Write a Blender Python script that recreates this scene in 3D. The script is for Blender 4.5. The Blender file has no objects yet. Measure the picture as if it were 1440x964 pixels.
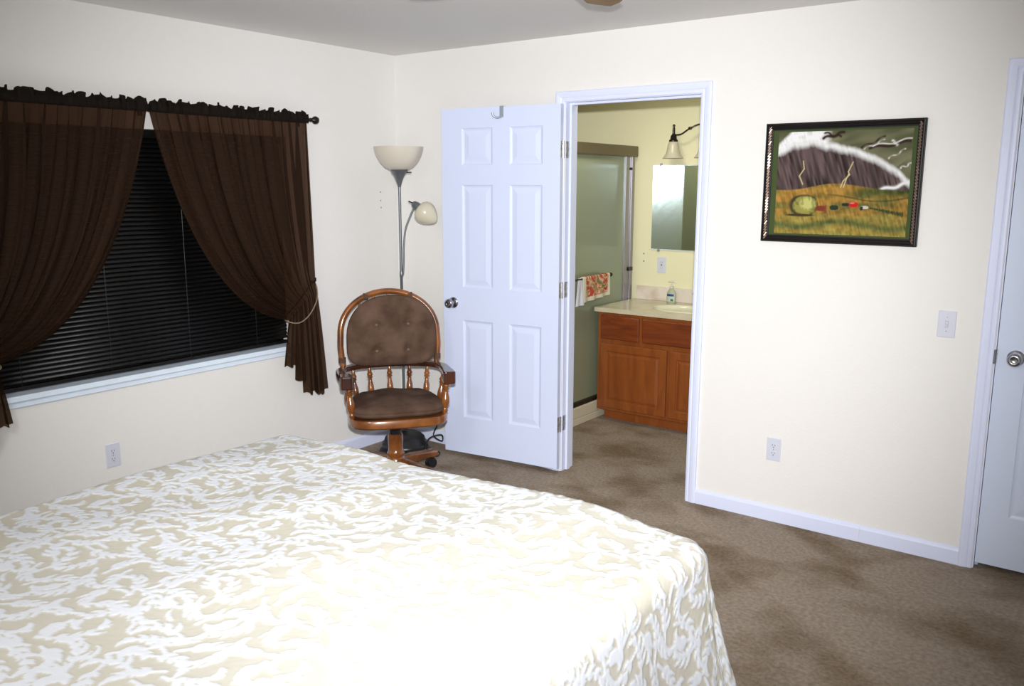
import bpy, math, random
import numpy as np
from mathutils import Vector, Matrix
random.seed(7)
rng = np.random.default_rng(7)
sc = bpy.context.scene
COL = sc.collection
PI = math.pi

# ---------------------------------------------------------------- camera, flash, exposure
CAM = np.array([3.8392, -3.9795, 1.6305]); YAW, PITCH, ROLL = 0.6353, -0.1833, 0.002
F = Vector((-math.sin(YAW)*math.cos(PITCH), math.cos(YAW)*math.cos(PITCH), math.sin(PITCH)))
R = Vector((math.cos(YAW), math.sin(YAW), 0)); U = R.cross(F)
R2 = R*math.cos(ROLL)+U*math.sin(ROLL); U2 = -R*math.sin(ROLL)+U*math.cos(ROLL)
cd = bpy.data.cameras.new('camera'); cam = bpy.data.objects.new('camera', cd); COL.objects.link(cam)
cd.sensor_fit = 'HORIZONTAL'; cd.sensor_width = 36; cd.lens = 36*1199.75/1440; cd.clip_start = 0.03
mw = Matrix((R2, U2, -F)).transposed().to_4x4(); mw.translation = Vector(CAM)
cam.matrix_world = mw
sc.camera = cam

# the photographer's flash sits just above the lens
ld = bpy.data.lights.new('camera_flash', 'SPOT'); ld.energy = 805; ld.shadow_soft_size = 0.028
ld.spot_size = math.radians(77); ld.spot_blend = 1.0; ld.color = (1.0, 1.0, 1.0)
lo = bpy.data.objects.new('camera_flash', ld); COL.objects.link(lo)
lo.location = (CAM[0]+0.0, CAM[1]+0.02, 1.775)
aim = Vector((0.94, 0.0, 0.95))
lo.rotation_euler = (aim-lo.location).to_track_quat('-Z', 'Y').to_euler()
# added fill with no fixture, below the rear ceiling, raises the bedroom's ambient level
la = bpy.data.lights.new('room_fill', 'AREA'); la.energy = 35; la.shape = 'DISK'; la.size = 0.5; la.color = (1.0, 0.98, 0.95)
lao = bpy.data.objects.new('room_fill', la); COL.objects.link(lao); lao.location = (2.4, -4.2, 2.36)

# unseen fill added under the bathroom ceiling to brighten its walls and shower
lb_ = bpy.data.lights.new('bathroom_fill', 'AREA'); lb_.energy = 10.5; lb_.shape = 'DISK'; lb_.size = 0.35; lb_.color = (1.0, 0.95, 0.76)
lbo = bpy.data.objects.new('bathroom_fill', lb_); COL.objects.link(lbo); lbo.location = (1.35, 0.62, 2.38)
w = bpy.data.worlds.new('world'); sc.world = w; w.use_nodes = True
w.node_tree.nodes['Background'].inputs[0].default_value = (0.01, 0.012, 0.02, 1)
w.node_tree.nodes['Background'].inputs[1].default_value = 0.2
sc.view_settings.view_transform = 'Standard'; sc.view_settings.look = 'None'
sc.view_settings.gamma = 1; sc.view_settings.use_curve_mapping = False
sc.view_settings.exposure = 0.0

# ---------------------------------------------------------------- materials
def mat(name, col=(0.8, 0.8, 0.8), rough=0.5, metal=0.0, spec=0.5, bump=None, noise=None, coat=0.0):
    """bump=(scale, strength, distance); noise=(scale, colour2, lo, hi)"""
    m = bpy.data.materials.new(name); m.use_nodes = True
    nt = m.node_tree; b = nt.nodes['Principled BSDF']
    b.inputs['Base Color'].default_value = (*col, 1); b.inputs['Roughness'].default_value = rough
    b.inputs['Metallic'].default_value = metal; b.inputs['Specular IOR Level'].default_value = spec
    b.inputs['Coat Weight'].default_value = coat; b.inputs['Coat Roughness'].default_value = 0.12
    if bump or noise:
        tc = nt.nodes.new('ShaderNodeTexCoord')
    if bump:
        n = nt.nodes.new('ShaderNodeTexNoise'); n.inputs['Scale'].default_value = bump[0]; n.inputs['Detail'].default_value = 3
        nt.links.new(tc.outputs['Object'], n.inputs['Vector'])
        bp = nt.nodes.new('ShaderNodeBump'); bp.inputs['Strength'].default_value = bump[1]; bp.inputs['Distance'].default_value = bump[2]
        nt.links.new(n.outputs['Fac'], bp.inputs['Height']); nt.links.new(bp.outputs['Normal'], b.inputs['Normal'])
    if noise:
        n = nt.nodes.new('ShaderNodeTexNoise'); n.inputs['Scale'].default_value = noise[0]; n.inputs['Detail'].default_value = 4
        nt.links.new(tc.outputs['Object'], n.inputs['Vector'])
        r = nt.nodes.new('ShaderNodeValToRGB'); r.color_ramp.elements[0].position = noise[2]; r.color_ramp.elements[1].position = noise[3]
        r.color_ramp.elements[0].color = (*col, 1); r.color_ramp.elements[1].color = (*noise[1], 1)
        nt.links.new(n.outputs['Fac'], r.inputs['Fac']); nt.links.new(r.outputs['Color'], b.inputs['Base Color'])
    return m

def wood(name, dark, light, scale=(6, 6, 60), rough=0.25, coat=0.6, dist=2.0, lo=0.3, hi=0.75):
    m = mat(name, light, rough, coat=coat); nt = m.node_tree; b = nt.nodes['Principled BSDF']
    tc = nt.nodes.new('ShaderNodeTexCoord'); mp = nt.nodes.new('ShaderNodeMapping'); mp.inputs['Scale'].default_value = scale
    n = nt.nodes.new('ShaderNodeTexNoise'); n.inputs['Scale'].default_value = 1.0; n.inputs['Detail'].default_value = 6
    n.inputs['Distortion'].default_value = dist
    r = nt.nodes.new('ShaderNodeValToRGB'); r.color_ramp.elements[0].color = (*dark, 1); r.color_ramp.elements[1].color = (*light, 1)
    r.color_ramp.elements[0].position = lo; r.color_ramp.elements[1].position = hi
    nt.links.new(tc.outputs['Object'], mp.inputs[0]); nt.links.new(mp.outputs[0], n.inputs['Vector'])
    nt.links.new(n.outputs['Fac'], r.inputs['Fac']); nt.links.new(r.outputs['Color'], b.inputs['Base Color'])
    return m

def attr_mat(name, rough=0.8, spec=0.2, bump=None):
    m = mat(name, rough=rough, spec=spec, bump=bump); nt = m.node_tree
    a = nt.nodes.new('ShaderNodeAttribute'); a.attribute_name = 'Col'
    nt.links.new(a.outputs['Color'], nt.nodes['Principled BSDF'].inputs['Base Color'])
    return m

M = {}
M['wall'] = mat('wall_paint', (0.785, 0.77, 0.75), 0.75, spec=0.25, bump=(95, 0.25, 0.004))
M['ceil'] = mat('ceiling_paint', (0.80, 0.785, 0.77), 0.85, spec=0.2, bump=(70, 0.3, 0.004))
M['bath'] = mat('bath_paint', (0.78, 0.745, 0.52), 0.6, spec=0.3, bump=(95, 0.2, 0.004))
M['trim'] = mat('trim_paint', (0.71, 0.76, 0.96), 0.4, spec=0.4, bump=(30, 0.08, 0.003))
M['door'] = mat('door_paint', (0.655, 0.725, 0.94), 0.4, spec=0.4, bump=(160, 0.07, 0.002))
M['door2'] = mat('closed_door_paint', (0.63, 0.71, 0.88), 0.4, spec=0.4, bump=(160, 0.07, 0.002))
M['sill'] = mat('sill_paint', (0.74, 0.85, 0.97), 0.35, spec=0.5, noise=(5, (0.68, 0.74, 0.84), 0.5, 0.75))
M['plate'] = mat('plastic_plate', (0.62, 0.64, 0.74), 0.35)
M['slot'] = mat('outlet_slot', (0.12, 0.12, 0.13), 0.5)
M['nickel'] = mat('satin_nickel', (0.42, 0.42, 0.46), 0.22, 1.0)
M['hinge'] = mat('hinge_metal', (0.62, 0.62, 0.66), 0.3, 0.8, noise=(60, (0.3, 0.3, 0.33), 0.45, 0.7))
M['black'] = mat('black_plastic', (0.012, 0.012, 0.013), 0.35)
M['slat'] = mat('blind_slat', (0.0022, 0.0024, 0.0026), 0.38, spec=0.4)
M['rod'] = mat('bronze_rod', (0.012, 0.009, 0.008), 0.35, 0.4)
M['grey_metal'] = mat('grey_lamp_metal', (0.16, 0.175, 0.19), 0.35, 0.55)
M['shade'] = mat('lamp_shade', (0.62, 0.57, 0.48), 0.28, spec=0.5)
M['shade2'] = mat('reading_shade', (0.60, 0.56, 0.43), 0.15, spec=0.6)
M['suede'] = mat('brown_suede', (0.072, 0.041, 0.029), 0.95, spec=0.1, bump=(25, 0.3, 0.01), noise=(9, (0.135, 0.084, 0.060), 0.35, 0.70))
M['chair_wood'] = wood('chair_wood', (0.075, 0.020, 0.006), (0.34, 0.112, 0.018), (7, 7, 7), 0.22, 0.7, 0.6)
M['dark_wood'] = wood('dark_chair_wood', (0.022, 0.007, 0.004), (0.085, 0.024, 0.010), (8, 8, 8), 0.18, 0.8, 0.5)
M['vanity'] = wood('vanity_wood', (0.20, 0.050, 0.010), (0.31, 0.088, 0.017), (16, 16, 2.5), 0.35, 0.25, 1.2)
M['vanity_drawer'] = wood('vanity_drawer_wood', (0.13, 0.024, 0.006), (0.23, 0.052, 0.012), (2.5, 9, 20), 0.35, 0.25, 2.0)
M['counter'] = mat('countertop', (0.56, 0.50, 0.36), 0.25, spec=0.5, noise=(7, (0.63, 0.58, 0.45), 0.4, 0.7))
M['splash'] = mat('backsplash', (0.72, 0.65, 0.58), 0.35, noise=(6, (0.50, 0.38, 0.30), 0.52, 0.78))
M['sink'] = mat('sink', (0.72, 0.70, 0.55), 0.12, spec=0.6)
M['bronze'] = mat('shower_bronze', (0.17, 0.14, 0.085), 0.4, 0.6)
M['jamb_metal'] = mat('shower_jamb_metal', (0.30, 0.29, 0.31), 0.3, 0.8)
M['track'] = mat('shower_track', (0.03, 0.022, 0.015), 0.4, 0.4)
M['pan'] = mat('shower_pan', (0.60, 0.55, 0.42), 0.35)
M['surround'] = mat('shower_surround', (0.72, 0.71, 0.50), 0.4)
M['mirror'] = mat('mirror_glass', (0.82, 0.86, 0.84), 0.03, 1.0)
M['mirror_edge'] = mat('mirror_edge', (0.75, 0.85, 0.9), 0.2, 0.3)
M['lamp_bronze'] = mat('lamp_bronze', (0.045, 0.035, 0.03), 0.25, 0.8)
M['bell'] = mat('frosted_bell', (0.56, 0.52, 0.40), 0.3, spec=0.5)
M['fan_blade'] = wood('fan_blade', (0.22, 0.13, 0.05), (0.34, 0.22, 0.10), (4, 4, 4), 0.6, 0.0)
M['night'] = mat('night_glass', (0.004, 0.005, 0.008), 0.05)
M['soap'] = mat('soap_liquid', (0.42, 0.45, 0.33), 0.1)
M['soap_white'] = mat('soap_pump', (0.62, 0.61, 0.50), 0.3)
M['soap_blue'] = mat('soap_label_blue', (0.03, 0.06, 0.22), 0.3)
M['soap_green'] = mat('soap_label_green', (0.06, 0.20, 0.06), 0.3)
M['soap_label'] = mat('soap_label', (0.50, 0.58, 0.52), 0.3)
M['cord'] = mat('black_cord', (0.01, 0.01, 0.01), 0.5)
M['band'] = mat('tie_band', (0.22, 0.17, 0.11), 0.6)
M['mat_green'] = mat('green_mount', (0.040, 0.062, 0.012), 0.8, bump=(300, 0.3, 0.002))
M['frame'] = mat('black_frame', (0.006, 0.005, 0.005), 0.5, spec=0.3, bump=(120, 0.3, 0.003))
M['rope'] = mat('frame_rope', (0.28, 0.19, 0.15), 0.3, 0.5)
M['mattress'] = mat('mattress', (0.6, 0.6, 0.58), 0.9)
M['hook'] = mat('hook_metal', (0.36, 0.40, 0.46), 0.35, 0.3)
M['button'] = mat('button_suede', (0.17, 0.12, 0.09), 0.9, spec=0.1)
M['mark'] = mat('wall_mark', (0.22, 0.21, 0.2), 0.7)

# carpet: mottled pile
m = bpy.data.materials.new('carpet'); m.use_nodes = True; nt = m.node_tree; b = nt.nodes['Principled BSDF']
b.inputs['Roughness'].default_value = 1.0; b.inputs['Specular IOR Level'].default_value = 0.05
tc = nt.nodes.new('ShaderNodeTexCoord')
def nz(scale, detail, dist=0.0, sc3=None):
    n = nt.nodes.new('ShaderNodeTexNoise'); n.inputs['Scale'].default_value = scale; n.inputs['Detail'].default_value = detail
    n.inputs['Distortion'].default_value = dist
    if sc3:
        mp = nt.nodes.new('ShaderNodeMapping'); mp.inputs['Scale'].default_value = sc3; mp.inputs['Rotation'].default_value = (0, 0, 0.5)
        nt.links.new(tc.outputs['Object'], mp.inputs[0]); nt.links.new(mp.outputs[0], n.inputs['Vector'])
    else: nt.links.new(tc.outputs['Object'], n.inputs['Vector'])
    return n
n1 = nz(2.8, 7, 0.25, (1, 1.3, 1)); n2 = nz(60, 4); n3 = nz(420, 2)
r1 = nt.nodes.new('ShaderNodeValToRGB'); r1.color_ramp.elements[0].color = (0.24, 0.178, 0.120, 1); r1.color_ramp.elements[1].color = (0.405, 0.33, 0.265, 1)
r1.color_ramp.elements[0].position = 0.33; r1.color_ramp.elements[1].position = 0.55
nt.links.new(n1.outputs['Fac'], r1.inputs['Fac'])
def mixc(a, bfac, amt, c=(0.55, 0.55, 0.55, 1)):
    mx = nt.nodes.new('ShaderNodeMix'); mx.data_type = 'RGBA'; mx.blend_type = 'OVERLAY'; mx.inputs[0].default_value = amt
    nt.links.new(a, mx.inputs[6]); nt.links.new(bfac, mx.inputs[7]); return mx.outputs[2]
c1 = mixc(r1.outputs['Color'], n2.outputs['Fac'], 0.5); c2 = mixc(c1, n3.outputs['Fac'], 0.7)
nt.links.new(c2, b.inputs['Base Color'])
ad = nt.nodes.new('ShaderNodeMath'); ad.operation = 'ADD'; nt.links.new(n2.outputs['Fac'], ad.inputs[0]); nt.links.new(n3.outputs['Fac'], ad.inputs[1])
bp = nt.nodes.new('ShaderNodeBump'); bp.inputs['Strength'].default_value = 0.9; bp.inputs['Distance'].default_value = 0.008
nt.links.new(ad.outputs[0], bp.inputs['Height']); nt.links.new(bp.outputs['Normal'], b.inputs['Normal'])
M['carpet'] = m

# sheer curtain
m = bpy.data.materials.new('sheer_curtain'); m.use_nodes = True; nt = m.node_tree; nt.nodes.clear()
out = nt.nodes.new('ShaderNodeOutputMaterial'); mx = nt.nodes.new('ShaderNodeMixShader'); tr = nt.nodes.new('ShaderNodeBsdfTransparent')
pb = nt.nodes.new('ShaderNodeBsdfPrincipled'); pb.inputs['Base Color'].default_value = (0.0235, 0.0112, 0.0056, 1); pb.inputs['Roughness'].default_value = 0.75
pb.inputs['Specular IOR Level'].default_value = 0.1
tr.inputs[0].default_value = (0.62, 0.42, 0.30, 1)
mx.inputs[0].default_value = 0.78
nt.links.new(tr.outputs[0], mx.inputs[1]); nt.links.new(pb.outputs[0], mx.inputs[2]); nt.links.new(mx.outputs[0], out.inputs[0])
M['curtain'] = m
m2 = m.copy(); m2.name = 'curtain_header'; m2.node_tree.nodes['Mix Shader'].inputs[0].default_value = 0.96
m2.node_tree.nodes['Principled BSDF'].inputs['Base Color'].default_value = (0.009, 0.006, 0.004, 1); M['curtain2'] = m2

# shower glass: tinted, softly obscure, reflective
m = bpy.data.materials.new('shower_glass'); m.use_nodes = True; nt = m.node_tree; nt.nodes.clear()
out = nt.nodes.new('ShaderNodeOutputMaterial'); tr = nt.nodes.new('ShaderNodeBsdfTransparent'); tr.inputs[0].default_value = (0.80, 0.84, 0.66, 1)
gl = nt.nodes.new('ShaderNodeBsdfGlossy'); gl.inputs['Color'].default_value = (0.8, 0.95, 1.0, 1); gl.inputs['Roughness'].default_value = 0.19
df = nt.nodes.new('ShaderNodeBsdfDiffuse'); df.inputs[0].default_value = (0.46, 0.50, 0.34, 1)
fr = nt.nodes.new('ShaderNodeFresnel'); fr.inputs[0].default_value = 1.7
m1 = nt.nodes.new('ShaderNodeMixShader'); m1.inputs[0].default_value = 0.52; mx = nt.nodes.new('ShaderNodeMixShader')
tc = nt.nodes.new('ShaderNodeTexCoord'); n = nt.nodes.new('ShaderNodeTexNoise'); n.inputs['Scale'].default_value = 14
nt.links.new(tc.outputs['Object'], n.inputs['Vector']); bp = nt.nodes.new('ShaderNodeBump'); bp.inputs['Strength'].default_value = 0.12; bp.inputs['Distance'].default_value = 0.003
nt.links.new(n.outputs['Fac'], bp.inputs['Height']); nt.links.new(bp.outputs['Normal'], gl.inputs['Normal'])
nt.links.new(tr.outputs[0], m1.inputs[1]); nt.links.new(df.outputs[0], m1.inputs[2]); nt.links.new(fr.outputs[0], mx.inputs[0])
nt.links.new(m1.outputs[0], mx.inputs[1]); nt.links.new(gl.outputs[0], mx.inputs[2]); nt.links.new(mx.outputs[0], out.inputs[0])
M['glass'] = m

# ---------------------------------------------------------------- mesh helpers
class MB:
    def __init__(s): s.v = []; s.f = []
    def add(s, vs, fs):
        o = len(s.v); s.v += [tuple(float(c) for c in v) for v in vs]; s.f += [tuple(i+o for i in f) for f in fs]; return s
    def box(s, a, b):
        x0, y0, z0 = a; x1, y1, z1 = b
        x0, x1 = min(x0, x1), max(x0, x1); y0, y1 = min(y0, y1), max(y0, y1); z0, z1 = min(z0, z1), max(z0, z1)
        return s.add([(x0,y0,z0),(x1,y0,z0),(x1,y1,z0),(x0,y1,z0),(x0,y0,z1),(x1,y0,z1),(x1,y1,z1),(x0,y1,z1)],
                     [(0,3,2,1),(4,5,6,7),(0,1,5,4),(1,2,6,5),(2,3,7,6),(3,0,4,7)])
    def tube(s, path, r, n=12, caps=True, squash=None):
        path = [Vector(p) for p in path]; rs = r if isinstance(r, (list, tuple)) else [r]*len(path)
        vs = []; prev = None
        for i, p in enumerate(path):
            t = (path[min(i+1, len(path)-1)]-path[max(i-1, 0)]).normalized()
            if prev is None: up = Vector((0, 0, 1)) if abs(t.z) < 0.9 else Vector((1, 0, 0))
            else: up = prev
            a = (up-t*up.dot(t)).normalized(); bb = t.cross(a); prev = a
            for k in range(n):
                an = 2*PI*k/n; ka, kb = (squash or (1, 1))
                vs.append(p+a*math.cos(an)*rs[i]*ka+bb*math.sin(an)*rs[i]*kb)
        fs = []
        for i in range(len(path)-1):
            for k in range(n):
                fs.append((i*n+k, i*n+(k+1) % n, (i+1)*n+(k+1) % n, (i+1)*n+k))
        if caps: fs += [tuple(range(n))[::-1], tuple((len(path)-1)*n+k for k in range(n))]
        return s.add(vs, fs)
    def lathe(s, prof, n=24, o=(0, 0, 0), axis=None, caps=True):
        """prof: (radius, height) list along axis"""
        ax = Vector(axis or (0, 0, 1)).normalized(); up = Vector((1, 0, 0)) if abs(ax.x) < 0.8 else Vector((0, 1, 0))
        a = (up-ax*up.dot(ax)).normalized(); bb = ax.cross(a); o = Vector(o); vs = []
        for r, h in prof:
            for k in range(n):
                an = 2*PI*k/n; vs.append(o+ax*h+(a*math.cos(an)+bb*math.sin(an))*max(r, 1e-5))
        fs = [(i*n+k, i*n+(k+1) % n, (i+1)*n+(k+1) % n, (i+1)*n+k) for i in range(len(prof)-1) for k in range(n)]
        if caps: fs += [tuple(range(n))[::-1], tuple((len(prof)-1)*n+k for k in range(n))]
        return s.add(vs, fs)
    def prism(s, poly, h0, h1, plane='xy'):
        n = len(poly)
        def P(p, h): return {'xy': (p[0], p[1], h), 'xz': (p[0], h, p[1]), 'yz': (h, p[0], p[1])}[plane]
        return s.add([P(p, h0) for p in poly]+[P(p, h1) for p in poly],
                     [tuple(range(n))[::-1], tuple(range(n, 2*n))]+[(i, (i+1) % n, n+(i+1) % n, n+i) for i in range(n)])

def obj(name, mb, material, parent=None, smooth=None, bevel=0, loc=None, seg=2):
    me = bpy.data.meshes.new(name)
    me.from_pydata(mb.v, [], mb.f); me.validate(); me.update()
    import bmesh
    bm = bmesh.new(); bm.from_mesh(me); bmesh.ops.recalc_face_normals(bm, faces=bm.faces); bm.to_mesh(me); bm.free()
    if smooth:
        me.polygons.foreach_set('use_smooth', [True]*len(me.polygons)); me.set_sharp_from_angle(angle=math.radians(smooth))
    o = bpy.data.objects.new(name, me); COL.objects.link(o)
    if material: me.materials.append(M[material])
    if bevel:
        bv = o.modifiers.new('bevel', 'BEVEL'); bv.width = bevel; bv.segments = seg; bv.limit_method = 'ANGLE'; bv.angle_limit = math.radians(40)
    if parent: o.parent = parent
    if loc: o.location = loc
    return o

def grid_mesh(name, X, Y, Z, material, parent=None, col=None, keep=None, smooth=True, cyc=False):
    h, wd = X.shape
    co = np.stack([X, Y, Z], -1).reshape(-1, 3).astype(np.float32)
    i = np.arange(h-1)[:, None]*wd+np.arange(wd-1)[None, :]
    q = np.stack([i, i+1, i+1+wd, i+wd], -1).reshape(-1, 4)
    if keep is not None: q = q[keep.reshape(-1)]
    me = bpy.data.meshes.new(name)
    me.vertices.add(len(co)); me.vertices.foreach_set('co', co.ravel())
    me.loops.add(q.size); me.loops.foreach_set('vertex_index', q.ravel().astype(np.int32))
    me.polygons.add(len(q)); me.polygons.foreach_set('loop_start', (np.arange(len(q))*4).astype(np.int32))
    me.polygons.foreach_set('loop_total', np.full(len(q), 4, np.int32))
    me.update(calc_edges=True)
    if smooth: me.polygons.foreach_set('use_smooth', [True]*len(q))
    if col is not None:
        at = me.color_attributes.new('Col', 'FLOAT_COLOR', 'POINT')
        c4 = np.ones((len(co), 4), np.float32); c4[:, :3] = col.reshape(-1, 3); at.data.foreach_set('color', c4.ravel())
    me.materials.append(M[material])
    o = bpy.data.objects.new(name, me); COL.objects.link(o)
    if parent: o.parent = parent
    return o

def thing(name, label, cat, loc=(0, 0, 0), rz=0, group=None):
    o = bpy.data.objects.new(name, None); COL.objects.link(o); o.location = loc; o.rotation_euler = (0, 0, rz)
    o.empty_display_size = 0.1
    return tag(o, label, cat, group)
def tag(o, label, cat, group=None):
    o['label'] = label; o['category'] = cat
    if group: o['group'] = group
    return o
def struct(o): o['kind'] = 'structure'; return o

def bez(p0, p1, p2, n=12):
    p0, p1, p2 = Vector(p0), Vector(p1), Vector(p2)
    return [p0*(1-t)**2+p1*2*t*(1-t)+p2*t*t for t in [i/(n-1) for i in range(n)]]
def crom(pts, n=8):
    pts = [Vector(p) for p in pts]; P = [pts[0]*2-pts[1]]+pts+[pts[-1]*2-pts[-2]]; out = []
    for i in range(1, len(P)-2):
        for k in range(n):
            t = k/n; a, b, c, d = P[i-1], P[i], P[i+1], P[i+2]
            out.append(0.5*((2*b)+(c-a)*t+(2*a-5*b+4*c-d)*t*t+(3*b-a-3*c+d)*t**3))
    return out+[pts[-1]]

# ---------------------------------------------------------------- room shell
H = 2.408; T = 0.115
XR, YF = 4.75, -4.75                       # right and rear walls
OX0, OX1, OZ = 1.264, 2.038, 2.07          # bathroom opening
DX0, DX1 = 3.395, 4.165                    # second door opening
BY, BX = 1.66, 2.75                        # bathroom back and right walls
struct(obj('floor', MB().box((-0.15, YF-0.15, -0.1), (XR+0.15, BY+0.15, 0)), 'carpet'))
struct(obj('ceiling', MB().box((-0.15, YF-0.15, H), (XR+0.15, BY+0.15, H+0.1)), 'ceil'))
wb = MB()
wb.box((0, 0, 0), (OX0-0.002, T/2, H)).box((OX0-0.002, 0, OZ+0.002), (OX1+0.002, T/2, H)).box((OX1+0.002, 0, 0), (DX0-0.002, T/2, H))
wb.box((DX0-0.002, 0, OZ+0.002), (DX1+0.002, T/2, H)).box((DX1+0.002, 0, 0), (XR, T/2, H))
struct(obj('wall_back', wb, 'wall'))
wb = MB()
wb.box((0, T/2, 0), (OX0-0.002, T, H)).box((OX0-0.002, T/2, OZ+0.002), (OX1+0.002, T, H)).box((OX1+0.002, T/2, 0), (DX0-0.002, T, H))
wb.box((DX0-0.002, T/2, OZ+0.002), (DX1+0.002, T, H)).box((DX1+0.002, T/2, 0), (XR, T, H))
struct(obj('wall_bathroom_front', wb, 'bath'))
WY0, WY1, WZ0, WZ1 = -2.55, -0.86, 0.71, 1.885      # bedroom window
wl = MB()
wl.box((-0.15, YF, 0), (0, WY0, H)).box((-0.15, WY1, 0), (0, T, H)).box((-0.15, WY0, 0), (0, WY1, WZ0)).box((-0.15, WY0, WZ1), (0, WY1, H))
struct(obj('wall_left', wl, 'wall'))
struct(obj('wall_right', MB().box((XR, YF, 0), (XR+0.15, BY, H)), 'wall'))
struct(obj('wall_rear', MB().box((-0.15, YF-0.15, 0), (XR+0.15, YF, H)), 'wall'))
struct(obj('wall_bathroom_back', MB().box((-0.15, BY, 0), (XR+0.15, BY+0.15, H)), 'bath'))
struct(obj('wall_bathroom_left', MB().box((-0.15, T, 0), (0, BY, H)), 'bath'))
struct(obj('wall_bathroom_right', MB().box((BX, T, 0), (BX+0.1, BY, H)), 'bath'))

BBP = [(0, 0), (0.013, 0), (0.013, 0.062), (0.010, 0.070), (0.005, 0.077), (0, 0.079)]
def baseboard(name, p0, p1, nrm):
    p0, p1, nrm = Vector(p0), Vector(p1), Vector(nrm); n = len(BBP)
    vs = [p+nrm*a+Vector((0, 0, b)) for p in (p0, p1) for a, b in BBP]
    fs = [(i, (i+1) % n, n+(i+1) % n, n+i) for i in range(n)]+[tuple(range(n)), tuple(range(n, 2*n))[::-1]]
    return struct(obj(name, MB().add(vs, fs), 'trim'))
CW = 0.055
baseboard('baseboard_back', (0.014, 0, 0), (OX0-0.005-CW, 0, 0), (0, -1, 0))
baseboard('baseboard_middle', (OX1+0.005+CW, 0, 0), (2.92, 0, 0), (0, -1, 0))
baseboard('baseboard_middle', (2.9205, 0, 0), (DX0-0.005-CW, 0, 0), (0, -1, 0))
baseboard('baseboard_end', (DX1+0.005+CW, 0, 0), (XR, 0, 0), (0, -1, 0))
baseboard('baseboard_left', (0, -0.0, 0), (0, YF, 0), (1, 0, 0))
baseboard('baseboard_right', (XR, -0.014, 0), (XR, YF, 0), (-1, 0, 0))
baseboard('baseboard_rear', (0, YF, 0), (XR, YF, 0), (0, 1, 0))

CP = [(0.0, 0.0), (0.0, 0.007), (0.004, 0.010), (0.012, 0.011), (0.018, 0.0095), (0.024, 0.013), (0.040, 0.0165), (0.050, 0.0165), (0.055, 0.013), (0.055, 0.0)]
def casing(name, x0, x1, zt, y, s):
    """door casing swept round the opening, on the wall face y, sticking out by s"""
    n = len(CP); vs = []
    for (bx_, bz_, dx, dz) in ((x0, 0, -1, 0), (x0, zt, -1, 1), (x1, zt, 1, 1), (x1, 0, 1, 0)):
        for o, t in CP: vs.append((bx_+dx*o, y+s*t, bz_+dz*o))
    fs = [(k*n+i, k*n+(i+1) % n, (k+1)*n+(i+1) % n, (k+1)*n+i) for k in range(3) for i in range(n)]+[tuple(range(n)), tuple(range(3*n, 4*n))[::-1]]
    return struct(obj(name, MB().add(vs, fs), 'trim'))
casing('trim_1', OX0-0.005, OX1+0.005, OZ-0.004, 0, -1)
casing('trim_2', OX0-0.005, OX1+0.005, OZ-0.004, T, 1)
casing('trim_3', DX0-0.005, DX1+0.005, OZ-0.004, 0, -1)
def jamb(name, x0, x1, stop_y):
    mb = MB()
    zt = OZ-0.006
    mb.box((x0-0.002, 0, 0), (x0+0.0, T, zt+0.006)).box((x1, 0, 0), (x1+0.002, T, zt+0.006)).box((x0, 0, zt), (x1, T, zt+0.008))
    mb.box((x0, stop_y, 0), (x0+0.011, stop_y+0.034, zt)).box((x1-0.011, stop_y, 0), (x1, stop_y+0.034, zt)).box((x0+0.011, stop_y, zt-0.011), (x1-0.011, stop_y+0.034, zt))
    return struct(obj(name, mb, 'trim'))
jamb('trim_4', OX0, OX1, 0.040)
jamb('trim_5', DX0, DX1, 0.045)

# ---------------------------------------------------------------- six-panel doors
PX = [(0.107, 0.313), (0.424, 0.628)]; PZ = [(0.225, 0.818), (1.012, 1.604), (1.714, 1.920)]
def door_leaf(name, W, Hh, material, th=0.035, sx=1):
    """hinge edge at x=0, leaf runs to x=-W*sx side; face at y=-th (front) and y=0 (back)"""
    mb = MB()
    cols = [c for c in PX]; cols = [(a*W/0.765, b*W/0.765) for a, b in cols]
    xs = sorted([0, W]+[v for c in cols for v in c]); zs = sorted([0, Hh]+[v for c in PZ for v in c])
    rings = [(0, 0), (0.004, 0.004), (0.012, 0.0075), (0.017, 0.008), (0.045, 0.0025), (0.048, 0.0022)]
    for face, sgn in ((-th, 1), (0, -1)):
        for i in range(len(xs)-1):
            for j in range(len(zs)-1):
                a, b_, c, d = xs[i], xs[i+1], zs[j], zs[j+1]
                if (i % 2 == 1) and (j % 2 == 1):
                    prev = None
                    for (o, dp) in rings:
                        y = face+sgn*dp
                        rc = [(-sx*(a+o), y, c+o), (-sx*(b_-o), y, c+o), (-sx*(b_-o), y, d-o), (-sx*(a+o), y, d-o)]
                        if prev: mb.add(prev+rc, [(k, (k+1) % 4, 4+(k+1) % 4, 4+k) for k in range(4)])
                        prev = rc
                    mb.add(prev, [(0, 1, 2, 3)])
                else:
                    mb.add([(-sx*a, face, c), (-sx*b_, face, c), (-sx*b_, face, d), (-sx*a, face, d)], [(0, 1, 2, 3)])
    for (p, q) in (((0, 0), (0, Hh)), ((W, 0), (W, Hh)), ((0, 0), (W, 0)), ((0, Hh), (W, Hh))):
        mb.add([(-sx*p[0], -th, p[1]), (-sx*q[0], -th, q[1]), (-sx*q[0], 0, q[1]), (-sx*p[0], 0, p[1])], [(0, 1, 2, 3)])
    import bmesh
    o = obj(name, mb, None)
    bm = bmesh.new(); bm.from_mesh(o.data); bmesh.ops.remove_doubles(bm, verts=bm.verts, dist=1e-5); bmesh.ops.recalc_face_normals(bm, faces=bm.faces)
    bm.to_mesh(o.data); bm.free(); o.data.materials.append(M[material])
    return o
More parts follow.
